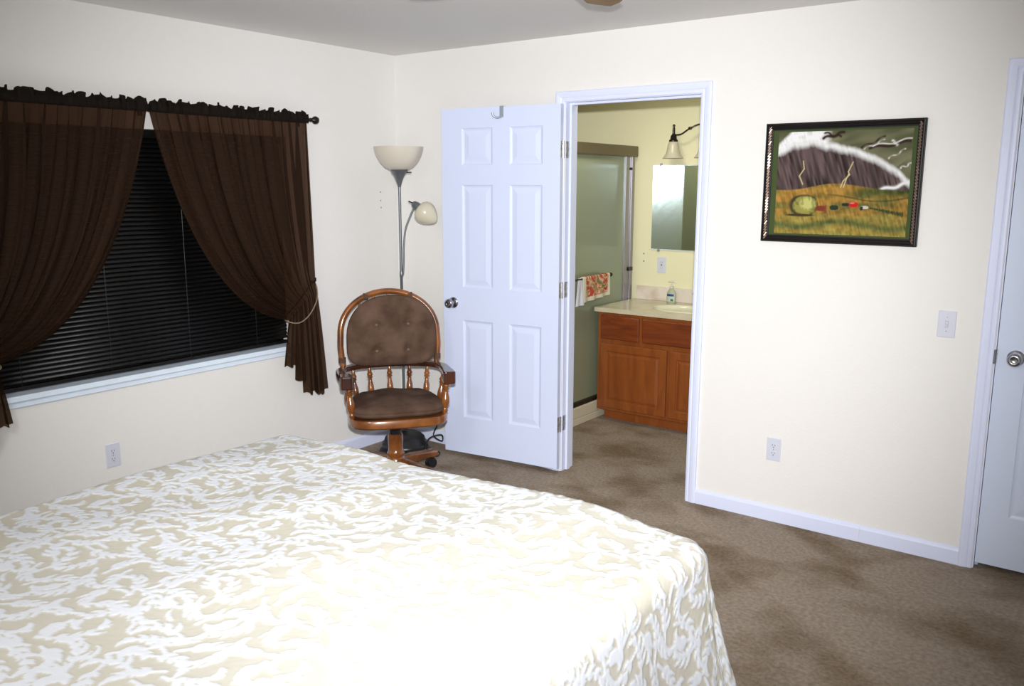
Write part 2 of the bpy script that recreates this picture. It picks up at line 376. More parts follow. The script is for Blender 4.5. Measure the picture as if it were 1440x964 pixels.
def knob_parts(parent, x, z, faces, material='nickel'):
    for y, s in faces:
        k = obj('door_knob', MB().lathe([(0.0, 0), (0.033, 0), (0.033, 0.003), (0.029, 0.007), (0.013, 0.009), (0.011, 0.026), (0.018, 0.031), (0.026, 0.038), (0.0285, 0.048), (0.026, 0.058), (0.018, 0.063), (0.013, 0.062), (0.011, 0.060), (0, 0.060)], 28, (x, y, z), (0, s, 0)), material, parent, smooth=50)
ANG = 0.122
d1 = door_leaf('door_1', 0.765, 2.030, 'door'); struct(d1)
d1.location = (1.262, -0.0215, 0.025); d1.rotation_euler = (0, 0, ANG)
# leaf opens from the hinge toward -x and slightly into the room
knob_parts(d1, -0.694, 0.918, ((-0.035, -1), (0, 1)))
obj('door_latch', MB().box((-0.7665, -0.030, 0.890), (-0.764, -0.005, 0.946)), 'hinge', d1)
for i, z in enumerate((0.261, 1.03, 1.793)):
    hb = MB().tube([(0.003, -0.002, z-0.045), (0.003, -0.002, z+0.045)], 0.006, 12)
    hb.box((-0.0005, -0.033, z-0.044), (0.0015, -0.002, z+0.044))
    for q in (-0.03, 0, 0.03): hb.lathe([(0, 0), (0.004, 0), (0.003, 0.0012), (0, 0.0014)], 8, (0.0015, -0.018+0.006*(1 if q else -1), z+q), (1, 0, 0))
    obj('hinge', hb, 'hinge', d1, smooth=40)
for z in (0.286, 1.055, 1.818):
    o = struct(obj('trim_6', MB().box((OX0, 0.003, z-0.044), (OX0+0.0015, 0.036, z+0.044)), 'hinge'))
d2 = door_leaf('door_2', 0.765, 2.030, 'door2', sx=-1); struct(d2)
d2.location = (DX0+0.0025, 0.042, 0.026)
knob_parts(d2, 0.070, 0.909, ((-0.035, -1),))
obj('latch_plate', MB().box((0.0, -0.0365, 0.880), (0.004, -0.0345, 0.940)), 'hinge', d2)
sp = struct(obj('trim_7', MB().box((DX0-0.0065, -0.0115, 0.905), (DX0+0.0015, -0.004, 0.965)), 'grey_metal', bevel=0.002))

# over-door hook on the open leaf
hk = MB()
hk.box((-0.376, -0.0375, 2.031), (-0.352, 0.002, 2.033)).box((-0.376, -0.0375, 1.972), (-0.352, -0.0355, 2.033)).box((-0.376, 0.0005, 1.99), (-0.352, 0.002, 2.033))
ho = tag(obj('door_hook', hk, 'hook'), 'small grey metal hook hanging over the top edge of the open white door', 'hook')
pp = [(-0.364, -0.038, 1.976), (-0.370, -0.046, 1.971), (-0.384, -0.058, 1.970), (-0.398, -0.068, 1.978), (-0.404, -0.072, 1.998)]
obj('hook_arm', MB().tube(crom(pp, 4), 0.0045, 8, squash=(1.3, 0.9)), 'hook', ho, smooth=60)
ho.location = d1.location; ho.rotation_euler = d1.rotation_euler

# ---------------------------------------------------------------- window with sill, blind, curtains
wf = MB(); fx0, fx1 = -0.135, -0.10
for (a, b_) in (((WY0, WZ0), (WY1, WZ0+0.045)), ((WY0, WZ1-0.045), (WY1, WZ1)), ((WY0, WZ0), (WY0+0.045, WZ1)), ((WY1-0.045, WZ0), (WY1, WZ1)), ((-1.73, WZ0), (-1.68, WZ1))):
    wf.box((fx0, a[0], a[1]), (fx1, b_[0], b_[1]))
win = struct(obj('window_1', wf, 'rod'))
obj('window_pane', MB().box((-0.124, WY0+0.04, WZ0+0.04), (-0.118, WY1-0.04, WZ1-0.04)), 'night', win)
o = struct(obj('trim_8', MB().box((-0.10, WY0, 0.7095), (0.001, WY1, 0.735)), 'sill'))
sl3 = MB(); prof = [(0.0, 0.680), (0.012, 0.680), (0.016, 0.683), (0.016, 0.706), (0.028, 0.708), (0.032, 0.713), (0.032, 0.730), (0.027, 0.735), (0.0, 0.735)]
n = len(prof)
sl3.add([(x, y, z) for y in (WY0-0.04, WY1+0.04) for x, z in prof], [(i, (i+1) % n, n+(i+1) % n, n+i) for i in range(n)]+[tuple(range(n)), tuple(range(n, 2*n))[::-1]])
struct(obj('trim_9', sl3, 'sill'))

bl = thing('window_blind', 'closed black horizontal slat blind filling the window behind the brown curtains', 'blind', (-0.055, (WY0+WY1)/2, 0.75))
hw = (WY1-WY0)/2-0.012
obj('head_rail', MB().box((-0.02, -hw, 1.095), (0.022, hw, 1.132)), 'slat', bl, bevel=0.003)
sm = MB(); nsl = 50; zs0, zs1 = 0.030, 1.083
for i in range(nsl):
    z = zs0+(zs1-zs0)*i/(nsl-1)
    pts = []
    for k in range(5):
        s = -1+2*k/4; xx = 0.0125*s*math.cos(math.radians(58)); zz = 0.0125*s*math.sin(math.radians(58)); cr = 0.0038*(1-s*s)
        pts.append((xx*1.0+cr*0.8, -zz*1.0+z+cr*0.6))
    # front edge low: room side edge points down
    sm.add([(p[0], y, p[1]) for y in (-hw, hw) for p in pts], [(k, k+1, 5+k+1, 5+k) for k in range(4)])
so = obj('slats', sm, 'slat', bl, smooth=80)
sd = so.modifiers.new('thick', 'SOLIDIFY'); sd.thickness = 0.0006
obj('bottom_rail', MB().box((-0.012, -hw, -0.010), (0.012, hw, 0.008)), 'slat', bl, bevel=0.003)
for y in (-0.62, -0.21, 0.21, 0.62): obj('lift_cord', MB().tube([(0.0125, y, 0.0), (0.0125, y, 1.1)], 0.0011, 6), 'slat', bl)

RODX, RODZ = 0.085, 1.978
rd = thing('curtain_rod', 'dark bronze curtain rod with ball ends above the window', 'curtain rod', (RODX, -1.705, RODZ))
obj('rod', MB().tube([(0, -0.955, 0), (0, 0.955, 0)], 0.0085, 14), 'rod', rd, smooth=60)
for s in (-1, 1):
    obj('finial', MB().lathe([(0, 0), (0.011, 0), (0.011, 0.006), (0.007, 0.010), (0.012, 0.016), (0.020, 0.026), (0.022, 0.036), (0.018, 0.048), (0.010, 0.055), (0, 0.057)], 20, (0, s*0.950, 0), (0, s, 0)), 'rod', rd, smooth=50)
for y in (-0.93, 0.0, 0.93):
    obj('bracket', MB().box((-0.085, y-0.012, -0.035), (-0.081, y+0.012, 0.035)).box((-0.083, y-0.005, -0.014), (0.004, y+0.005, -0.008)).box((-0.002, y-0.005, -0.014), (0.003, y+0.005, -0.006)), 'rod', rd)

def curtain(mirror, label, seed):
    r = np.random.default_rng(seed)
    NU, NT1, NT2 = 420, 70, 44
    u = np.linspace(0, 1, NU)
    ph = r.uniform(0, 6.28, 12)
    def my(y): return -3.41-y if mirror else y
    # gathers: u -> y on the rod, with small random bunching
    yr = -0.775-0.925*(u+0.006*np.sin(2*PI*17*u+ph[0])+0.004*np.sin(2*PI*29*u+ph[1]))
    g = u**0.85
    yb = -0.748-0.192*g; zb_ = 1.058-0.170*g          # where the band gathers the cloth
    fold = 0.75*np.sin(2*PI*15*u+ph[2]+1.5*np.sin(2*PI*3*u+ph[3]))+0.45*np.sin(2*PI*41*u+ph[4]+np.sin(2*PI*5*u))
    broad = np.sin(2*PI*6.5*u+ph[5]+0.8*np.sin(2*PI*2*u+ph[6]))+0.5*np.sin(2*PI*11*u+ph[7])
    fph = 2*PI*15*u+ph[2]+1.5*np.sin(2*PI*3*u+ph[3]); lat = 0.016*np.cos(fph)+0.006*np.cos(2*PI*41*u)
    t = np.linspace(0, 1, NT1)[:, None]
    z0 = RODZ-0.012
    # control points: fall straight then swing to the band; inner cloth sags more
    c1y = yr+(yb-yr)*(0.10+0.02*u); c1z = z0+(zb_-z0)*(0.42+0.06*(1-u))
    c2y = yr+(yb-yr)*(0.44-0.02*u); c2z = zb_+0.02+0.10*(1-u)+0.045*u
    B0, B1, B2, B3 = (1-t)**3, 3*t*(1-t)**2, 3*t*t*(1-t), t**3
    Y = B0*yr+B1*c1y+B2*c2y+B3*yb+lat*np.sin(PI*np.clip(t*1.15+0.12,0,1))*np.minimum(1,np.minimum(u,1-u)*25); Z = B0*z0+B1*c1z+B2*c2z+B3*zb_
    amp = 0.009+0.006*t+0.0*u
    X = RODX+fold*amp*(1-0.5*t)+broad*(0.004+0.015*np.sin(PI*t)**1)*1.0-0.018*t
    # tail
    t2 = np.linspace(0, 1, NT2)[1:, None]
    y_out, y_in = -0.700, -0.985
    hy = y_out+(y_in-y_out)*np.clip(u*1.0, 0, 1)
    steps = 0.44+0.02*np.sin(2*PI*7*u+ph[8])
    hz = np.interp(u, [0, .1, .2, .3, .33, .5, .55, .72, .75, 1.0], [0.452, 0.432, 0.428, 0.458, 0.435, 0.455, 0.535, 0.535, 0.622, 0.632])+0.006*np.sin(2*PI*13*u+ph[9])
    e = t2**0.62
    Y2 = yb+(hy-yb)*e+0.006*np.sin(2*PI*9*u+ph[10])*t2; Z2 = zb_+(hz-zb_)*t2
    X2 = RODX-0.018+fold*(0.0075-0.004*t2)+broad*(0.004+0.017*t2)
    X = np.vstack([X, X2+0*t2]); Y = np.vstack([Y, Y2]); Z = np.vstack([Z, Z2])
    X = np.maximum(X, 0.036)
    Yf = my(Y)
    root = grid_mesh('curtain', X, Yf, Z, 'curtain'); tag(root, label, 'curtain')
    # rod pocket and ruffled heading, doubled cloth
    NH = 12; th = np.linspace(0, 1, NH)[:, None]
    zz = RODZ-0.020+th*(0.020+0.030)
    bump_ = np.sqrt(np.clip(1-((zz-RODZ)/0.02)**2, 0, 1))*0.008
    ruff = 0.6*np.sin(2*PI*19*u+ph[1])+0.5*np.sin(2*PI*33*u+ph[5]+2*np.sin(9*u))+0.35*np.sin(2*PI*53*u)
    top = np.clip(th-0.55, 0, 1)/0.45
    Zh = zz+top*(0.006*np.sin(2*PI*9*u+ph[2])+0.006*np.sin(2*PI*21*u+ph[3])+0.003*np.sin(2*PI*37*u)+0.005)
    Xf = RODX+0.010+bump_+ruff*(0.003+0.008*top)
    yh = my(yr)[None, :]+0*th+top*0.006*np.sin(2*PI*23*u)
    Xb = RODX-0.012-bump_+ruff*0.003
    Xb = Xb+(Xf-0.004-Xb)*top
    Xa = np.vstack([Xb, Xf[::-1]]); Ya = np.vstack([yh, yh[::-1]]); Za = np.vstack([Zh, Zh[::-1]])
    grid_mesh('heading', Xa, Ya, Za, 'curtain2', root)
    return root
cr = curtain(False, 'brown sheer curtain on the right half of the window, tied back near the lamp', 3)
cl = curtain(True, 'brown sheer curtain on the left half of the window, cut off by the frame edge', 5)
for mir, lab in ((False, 'thin cord tieback holding the right curtain against the wall'), (True, 'thin cord tieback holding the left curtain against the wall')):
    f = (lambda y: -3.41-y) if mir else (lambda y: y)
    pts = [(0.02, f(-0.722), 1.085), (0.060, f(-0.735), 1.050), (0.094, f(-0.768), 0.985), (0.104, f(-0.83), 0.912), (0.104, f(-0.90), 0.874), (0.085, f(-0.955), 0.880), (0.035, f(-0.95), 0.90), (0.022, f(-0.85), 0.97), (0.016, f(-0.722), 1.085)]
    tb = tag(obj('curtain_tieback', MB().tube(crom(pts, 8), 0.0035, 8), 'band', smooth=60), lab, 'tieback')
    obj('tieback_hook', MB().tube([(0.0, f(-0.722), 1.075), (0.022, f(-0.722), 1.078), (0.036, f(-0.722), 1.088), (0.036, f(-0.722), 1.105)], 0.005, 8).lathe([(0, 0), (0.012, 0), (0.010, 0.004), (0, 0.005)], 14, (0, f(-0.722), 1.075), (1, 0, 0)), 'rod', tb, smooth=50)

# ---------------------------------------------------------------- bed
TW, TH, RES = 0.56, 0.66, 0.0025
nx, ny = int(TW/RES), int(TH/RES); tile = np.zeros((ny, nx), np.float32); cur = tile
pr_ = random.Random(4)
def stamp(x, y, r):
    k = int(r/RES)+2; cx, cy = x/RES, y/RES; ix, iy = int(round(cx)), int(round(cy))
    gx, gy = np.meshgrid(np.arange(ix-k, ix+k+1), np.arange(iy-k, iy+k+1))
    d = np.hypot(gx-cx, gy-cy)*RES/r; gx %= nx; gy %= ny
    cur[gy, gx] = np.maximum(cur[gy, gx], np.sqrt(np.clip(1-d*d, 0, 1)))
def leafstroke(x, y, a, L, wd, curl, n=12):
    st = L/n
    for i in range(n+1):
        s = i/n; stamp(x, y, max(wd*(0.45+0.75*math.sin(PI*min(1, s*0.95+0.08)))*(1-0.5*s**3), 0.0030))
        x += math.cos(a)*st; y += math.sin(a)*st; a += curl*st*(0.4+1.8*s)
def acanthus(x, y, a, L, curl, side):
    """a curling stem with rounded fingers on both sides, longer on the outer side, and a hooked tip"""
    n = 28; st = L/n
    for i in range(n+1):
        s = i/n; stamp(x, y, 0.0068*(1-0.35*s))
        if i % 6 == 3 and i > 4:
            for sd in (-1, 1):
                ll = (0.036 if sd == side else 0.021)*(0.55+0.65*math.sin(PI*(0.15+0.8*s)))*pr_.uniform(0.85, 1.15)
                leafstroke(x, y, a+sd*(0.95-0.35*s), ll, 0.0088*(1-0.25*s), -sd*pr_.uniform(8, 30))
        x += math.cos(a)*st; y += math.sin(a)*st; a += curl*st*(0.3+1.7*s*s)
    leafstroke(x, y, a, 0.036, 0.0090, curl*3.0)
def dil(m_, k):
    o_ = m_.copy()
    for _ in range(k):
        for ax_ in (0, 1):
            for sh in (-1, 1): o_ = np.maximum(o_, np.roll(m_, sh, ax_))
        m_ = o_.copy()
    return o_
big = None
for q in range(420):
    sz = 1.0 if q < 150 else 0.62
    cur = np.zeros((ny, nx), np.float32)
    x, y = pr_.uniform(0, TW), pr_.uniform(0, TH); side = pr_.choice([-1, 1])
    a = pr_.choice([0.15, 3.0, 0.15, 3.0, 1.5, -1.5])+pr_.uniform(-0.5, 0.5)
    if q < 340: acanthus(x, y, a, sz*pr_.uniform(0.10, 0.15), -side*pr_.uniform(7, 15)/sz, side)
    else: leafstroke(x, y, a, pr_.uniform(0.05, 0.09), 0.0066, pr_.choice([-1, 1])*pr_.uniform(14, 26), 22)
    msk = cur > 0.2
    if (msk & (dil(tile, 1) > 0.2)).sum() < 0.24*msk.sum(): tile = np.maximum(tile, cur)
def tile_at(s, t):
    fx = (s/RES) % nx; fy = (t/RES) % ny
    ix = np.floor(fx).astype(int); iy = np.floor(fy).astype(int); ax = fx-ix; ay = fy-iy
    g = lambda i, j: tile[j % ny, i % nx]
    return g(ix, iy)*(1-ax)*(1-ay)+g(ix+1, iy)*ax*(1-ay)+g(ix, iy+1)*(1-ax)*ay+g(ix+1, iy+1)*ax*ay

BX0, BX1, BYF, BYH, BTOP = 0.975, 2.915, -1.715, -3.80, 0.605
bed = thing('bed', 'king size bed under a cream and white patterned bedspread in front of the window', 'bed', ((BX0+BX1)/2, (BYF+BYH)/2, 0))
bc = bed.location.copy()
obj('mattress', MB().box((BX0-bc.x+0.03, BYH-bc.y, 0.30), (BX1-bc.x-0.03, BYF-bc.y-0.03, 0.565)), 'mattress', bed, bevel=0.04, seg=4)
obj('bed_base', MB().box((BX0-bc.x+0.03, BYH-bc.y, 0.0), (BX1-bc.x-0.03, BYF-bc.y-0.03, 0.30)), 'mattress', bed, bevel=0.01)
DROP = 0.57
s = np.concatenate([np.linspace(BX0-DROP, BX0+0.0, 40, endpoint=False), np.arange(BX0, BX1+0.56, 0.0048)])
t = np.concatenate([np.arange(BYH, BYF-0.06, 0.0048), np.arange(BYF-0.06, BYF+0.10, 0.006), np.linspace(BYF+0.10, BYF+DROP, 44)])
S_, T_ = np.meshgrid(s, t)
RC = 0.085
cx0, cx1, cy1 = BX0+RC, BX1-RC, BYF-RC
nxp = np.clip(S_, cx0, cx1); nyp = np.minimum(T_, cy1)
dx, dy = S_-nxp, T_-nyp; rr = np.hypot(dx, dy); rr_s = np.maximum(rr, 1e-6); ex, ey = dx/rr_s, dy/rr_s
Rmax = RC+DROP+0.005
rc = np.minimum(rr, Rmax)
th = np.arctan2(ey, np.abs(ex))            # 0 = side, pi/2 = foot
rho = 0.055; flat = RC-rho
dn = np.clip(rc-flat, 0, None); arc = rho*PI/2
hz = np.where(dn < arc, rho*np.sin(np.clip(dn/rho, 0, PI/2)), rho); vz = np.where(dn < arc, rho*(1-np.cos(np.clip(dn/rho, 0, PI/2))), rho+dn-arc)
hd = np.where(rc < flat, rc, flat+hz)
fall = np.clip((vz-0.02)/0.5, 0, 1)
perim = np.where(T_ > cy1, np.where(rr > 0, th*0.35, 0)+0, T_)        # coordinate along the edge
corner = np.where((S_ > cx1) & (T_ > cy1), np.sin(np.clip(th, 0, PI/2)*2), 0)
cornerL = np.where((S_ < cx0) & (T_ > cy1), np.sin(np.clip(th, 0, PI/2)*2), 0)
edge_c = np.where(T_ <= cy1, cy1-T_, -th*0.3)
wave = np.sin(edge_c*17+0.6)*0.35*np.exp(-np.clip(edge_c, 0, 9)*0.8)+np.sin(edge_c*7.3+2.0)*0.6+np.sin(edge_c*31+1)*0.18*np.exp(-np.clip(edge_c, 0, 9)*2.5)
foot = np.where((T_ > cy1) & (S_ >= cx0) & (S_ <= cx1), 1, 0)
wavef = np.sin(S_*9+1)*0.6+np.sin(S_*15+2)*0.3
wv = np.where(foot > 0, wavef, wave)
flare = 0.030*fall+0.045*fall*fall+fall*0.022*wv+(corner+cornerL)*fall*(0.040+0.016*np.sin(th*13))
hd = hd+flare
X = nxp+ex*hd; Y = nyp+ey*hd; Z = BTOP-vz
# soft undulation of the top and a slightly bowed foot edge
und = 0.010*np.sin(S_*3.1+0.4)*np.sin(T_*2.3+1.0)+0.005*np.sin(S_*7+T_*5)+0.004*np.sin(S_*11-T_*6+1)
topw = np.clip(1-vz/0.12, 0, 1)
Z = Z+und*topw+0.018*topw*np.exp(-((S_-2.35)/0.38)**2-((T_-BYF)/0.22)**2)
Y = Y+0.025*np.exp(-((S_-2.4)/0.4)**2)*np.clip((T_-BYF+0.5)/0.5, 0, 1.5)*1.0
pz_ = tile_at(S_*0.9659+T_*0.2588, -S_*0.2588+T_*0.9659)
# relief along the local normal
P = np.stack([X, Y, Z], -1); gu = np.gradient(P, axis=1); gv = np.gradient(P, axis=0)
N = np.cross(gu, gv); N /= np.maximum(np.linalg.norm(N, axis=-1, keepdims=True), 1e-9)
crin = 0.0012*np.sin(S_*160+3*np.sin(T_*50))*np.sin(T_*140+2*np.sin(S_*60))
P = P+N*((pz_**0.8)*0.0023+crin*(1-np.clip(pz_*3, 0, 1))*0.25)[..., None]
P[..., 2] = np.maximum(P[..., 2], 0.012)
mask = np.clip((pz_-0.25)/0.25, 0, 1)[..., None]
ground = np.array([0.525, 0.515, 0.458]); thread = np.array([0.675, 0.705, 0.76])
stain = (0.5+0.5*np.sin(S_*2.1+1.3*np.sin(T_*1.7)+0.6)*np.sin(T_*2.9+0.8*np.sin(S_*3.0)))[..., None]
groundc = ground*(1-stain*0.35)+np.array([0.58, 0.52, 0.40])*stain*0.35
colr = groundc*(1-mask)+thread*mask
keep = (rr[:-1, :-1] < Rmax) | (rr[1:, 1:] < Rmax)
M['spread'] = attr_mat('bedspread_cloth', 0.85, 0.15, (700, 0.25, 0.001))
bs = grid_mesh('bedspread', P[..., 0]-bc.x, P[..., 1]-bc.y, P[..., 2], 'spread', bed, col=colr, keep=keep)
bs['label'] = 'cream bedspread with raised white leaf scroll pattern'

# ---------------------------------------------------------------- wooden swivel chair
FA = math.atan2(-0.58, 0.81)-0.055      # facing direction
ch = thing('swivel_chair', 'wooden swivel armchair with rounded back and brown suede cushions in the corner', 'chair', (0.594, -0.672, 0), FA-PI/2)
# local frame: +y forward, +x to the sitter's right seen from behind = viewer's left is -x ... x axis: viewer right is -x
def seat_outline(sx_, sy_, n=48, off=0.0, front=0.27, back=-0.22, hw_=0.262):
    pts = []
    for k in range(n):
        a = 2*PI*k/n; c, s_ = math.cos(a), math.sin(a)
        p = 3.0+2.6*max(0, s_); den = (abs(c)**p+abs(s_)**p)**(1/p)
        x, y = c/den, s_/den
        wdt = hw_*(0.88+0.19*(y*0.5+0.5)); yy = y*(front if y > 0 else -back)
        pts.append((x*(wdt+off)*sx_, yy*sy_+(0.02*(1-x*x) if y > 0 else 0)+(off*y)))
    return pts
so_ = seat_outline(1, 1)
mb = MB(); n = len(so_)
lay = [(0.97, 0.372), (1.0, 0.380), (1.0, 0.412), (0.985, 0.420)]
vs = [(x*k, y*k, z+(0.0)) for k, z in lay for x, y in so_]
mb.add(vs, [(l*n+i, l*n+(i+1) % n, (l+1)*n+(i+1) % n, (l+1)*n+i) for l in range(3) for i in range(n)]+[tuple(range(n))[::-1], tuple(range(3*n, 4*n))])
obj('seat', mb, 'chair_wood', ch, smooth=35, bevel=0)
def cushion(name, outl, z0, z1, crown, mt, parent, lift=0.0, buttons=(), n_r=14):
    """pillow over an outline in the xy plane"""
    n = len(outl); O = np.array(outl); c = O.mean(0)
    rings = []; H_ = z1-z0
    for k in range(n_r):           # bottom centre -> rim -> top centre
        pass
    ks = [(0.02, 0), (0.6, 0), (0.93, 0.04), (0.99, 0.25), (1.0, 0.42), (0.985, 0.50), (1.0, 0.58), (0.985, 0.78), (0.94, 0.92)]+[(0.88-0.86*i/27, None) for i in range(28)]
    vs = []
    for kr, kz in ks:
        for i, (x, y) in enumerate(O):
            px, py = c[0]+(x-c[0])*kr, c[1]+(y-c[1])*kr
            if kz is None:
                z = z0+H_*0.96+crown*(1-kr**2.2)+0.004*math.sin(px*31+1)*math.sin(py*27)
                for bx_, by_ in buttons:
                    d = math.hypot(px-bx_, py-by_); z -= 0.020*math.exp(-(d/0.022)**2)+0.006*math.exp(-(d/0.06)**2)
            else: z = z0+H_*kz
            vs.append((px, py, z))
    m_ = len(ks)
    fs = [(l*n+i, l*n+(i+1) % n, (l+1)*n+(i+1) % n, (l+1)*n+i) for l in range(m_-1) for i in range(n)]+[tuple(range(n))[::-1], tuple(range((m_-1)*n, m_*n))]
    return MB().add(vs, fs)
cu = seat_outline(0.955, 0.93, 56, 0, 0.265, -0.225, 0.262)
obj('seat_cushion', cushion('c', cu, 0.420, 0.478, 0.024, 'suede', ch), 'suede', ch, smooth=70)
# arm bow: U-shaped rail round the back, thick hand rests at the front
def bow_pt(a):      # a from 0 (viewer-left tip) through pi (back) ...
    return None
bow = []
for k in range(33):
    t_ = k/32; a = PI*t_
    x = 0.288*math.cos(a); y = -0.02-0.205*math.sin(a)**0.8
    bow.append((x, y))
bow = [(0.262, 0.200), (0.276, 0.12), (0.286, 0.04)]+bow[1:-1]+[(-0.286, 0.04), (-0.276, 0.12), (-0.262, 0.200)]
mb = MB(); vs = []; m_ = len(bow)
for i, (x, y) in enumerate(bow):
    p0 = Vector(bow[max(i-1, 0)]); p1 = Vector(bow[min(i+1, m_-1)]); tg = (p1-p0).normalized(); nr = Vector((-tg.y, tg.x))
    e = min(i, m_-1-i); wd = 0.030 if e < 3 else 0.026 if e < 5 else 0.022
    ztop = 0.634+(0.0 if e > 2 else 0.0); th_ = 0.048 if e == 0 else 0.040 if e < 2 else 0.030 if e < 6 else 0.030
    zs_ = [ztop-th_, ztop-th_, ztop-0.006, ztop, ztop, ztop-0.006]; ws = [wd*0.8, -wd*0.8, -wd, -wd*0.8, wd*0.8, wd]
    if e == 0: zs_[0] -= 0.006; zs_[1] -= 0.006
    for q, zq in zip(ws, zs_): vs.append((x+nr.x*q, y+nr.y*q, zq))
fs = [(i*6+k, i*6+(k+1) % 6, (i+1)*6+(k+1) % 6, (i+1)*6+k) for i in range(m_-1) for k in range(6)]+[tuple(range(6))[::-1], tuple((m_-1)*6+k for k in range(6))]
obj('arm_rail', mb.add(vs, fs), 'dark_wood', ch, smooth=35, bevel=0.005)
for sgn in (-1, 1):
    hb = MB().prism([(sgn*0.244, 0.125), (sgn*0.304, 0.130), (sgn*0.304, 0.213), (sgn*0.294, 0.222), (sgn*0.246, 0.222), (sgn*0.236, 0.213)], 0.580, 0.650)
    obj('hand_rest', hb, 'dark_wood', ch, bevel=0.008, seg=3)
# turned spindles
def spindle_prof(h): 
    q = [(0, .009), (.06, .010), (.10, .015), (.14, .011), (.20, .012), (.32, .0185), (.44, .0175), (.58, .011), (.66, .0095), (.69, .016), (.72, .010), (.75, .016), (.78, .0165), (.82, .012), (.90, .010), (1, .009)]
    return [(r_, z_*h) for z_, r_ in q]
spots = [(-0.262, 0.170, -0.246, 0.190, 1.25), (0.262, 0.170, 0.246, 0.190, 1.25), (-0.272, 0.02, -0.245, 0.03, 1.1), (0.272, 0.02, 0.245, 0.03, 1.1),
         (-0.212, -0.165, -0.195, -0.13, 1), (0.212, -0.165, 0.195, -0.13, 1), (-0.115, -0.212, -0.108, -0.175, 1), (0.115, -0.212, 0.108, -0.175, 1), (0.0, -0.224, 0.0, -0.190, 1)]
for k, (xt, yt, xb, yb_, f_) in enumerate(spots):
    p0 = Vector((xb, yb_, 0.412)); p1 = Vector((xt, yt, 0.612)); h_ = (p1-p0).length
    obj('spindle', MB().lathe([(r_*f_, z_) for r_, z_ in spindle_prof(h_)], 16, p0, p1-p0), 'chair_wood', ch, smooth=60)
# hoop back, leaning backwards
lean = 0.10
def hp(x, z): return (x, -0.150-(z-0.62)*lean-0.030*(1-(x/0.29)**2), z)
hoop = []
for k in range(41):
    a = PI*k/40; x = 0.272*math.cos(a); z = 0.800+0.238*math.sin(a)**0.92
    hoop.append(hp(x, z))
hoop = [hp(0.262, 0.62), hp(0.270, 0.68), hp(0.275, 0.74)]+hoop+[hp(-0.275, 0.74), hp(-0.270, 0.68), hp(-0.262, 0.62)]
obj('back_hoop', MB().tube(hoop, 0.0180, 14, squash=(0.95, 1.0)), 'chair_wood', ch, smooth=60)
for k, x in enumerate((-0.16, -0.08, 0.0, 0.08, 0.16)):
    zt = 0.800+0.238*math.sqrt(1-(x/0.272)**2)**0.92
    p0 = Vector((x, -0.19, 0.625)); p1 = Vector(hp(x, zt))
    obj('back_spindle', MB().lathe([(0.008, 0), (0.011, 0.1), (0.009, 0.2), (0.007, (p1-p0).length)], 12, p0, p1-p0), 'chair_wood', ch, smooth=60)
# back cushion: outline in local x / up, pushed forward of the hoop
bo = []
for k in range(120):
    a = 2*PI*k/120; c, s_ = math.cos(a), math.sin(a)
    if s_ >= 0: x = 0.250*abs(c)**0.88*(1 if c > 0 else -1); y = 0.155+0.240*s_**0.88
    else:
        p = 5; den = (abs(c)**p+abs(s_)**p)**(1/p); x = 0.250*c/den; y = 0.155+0.165*s_/den
    bo.append((x, y))
btn = [(-0.088, 0.235), (0.088, 0.235), (-0.088, 0.085), (0.088, 0.085)]
bcm = cushion('b', bo, 0.0, 0.045, 0.022, 'suede', ch, buttons=btn)
# vertical seams through the buttons
bcm.v = [(x, y, z-(0.005*math.exp(-((abs(x)-0.088)/0.012)**2)*1.3 if z > 0.043 else 0)) for x, y, z in bcm.v]
bcu = obj('back_cushion', bcm, 'suede', ch, smooth=70)
bcu.rotation_euler = (PI/2+0.10, 0, PI); bcu.location = (-0.007, -0.158, 0.640)
for bx_, by_ in btn:
    obj('button', MB().lathe([(0, -0.004), (0.008, -0.003), (0.009, 0), (0.006, 0.004), (0, 0.005)], 12, (bx_, by_, 0.056)), 'button', bcu, smooth=60)
for x, z in ((-0.125, 1.01), (0.125, 1.01), (-0.268, 0.665), (0.268, 0.665)):
    c_ = Vector(hp(x, z))
    obj('cushion_tie', MB().tube([c_+Vector((-0.013, 0, 0)), c_+Vector((0.013, 0, 0))] if abs(x) < 0.2 else [c_+Vector((0, 0, -0.015)), c_+Vector((0, 0, 0.015))], 0.0205, 12), 'suede', ch, smooth=60)
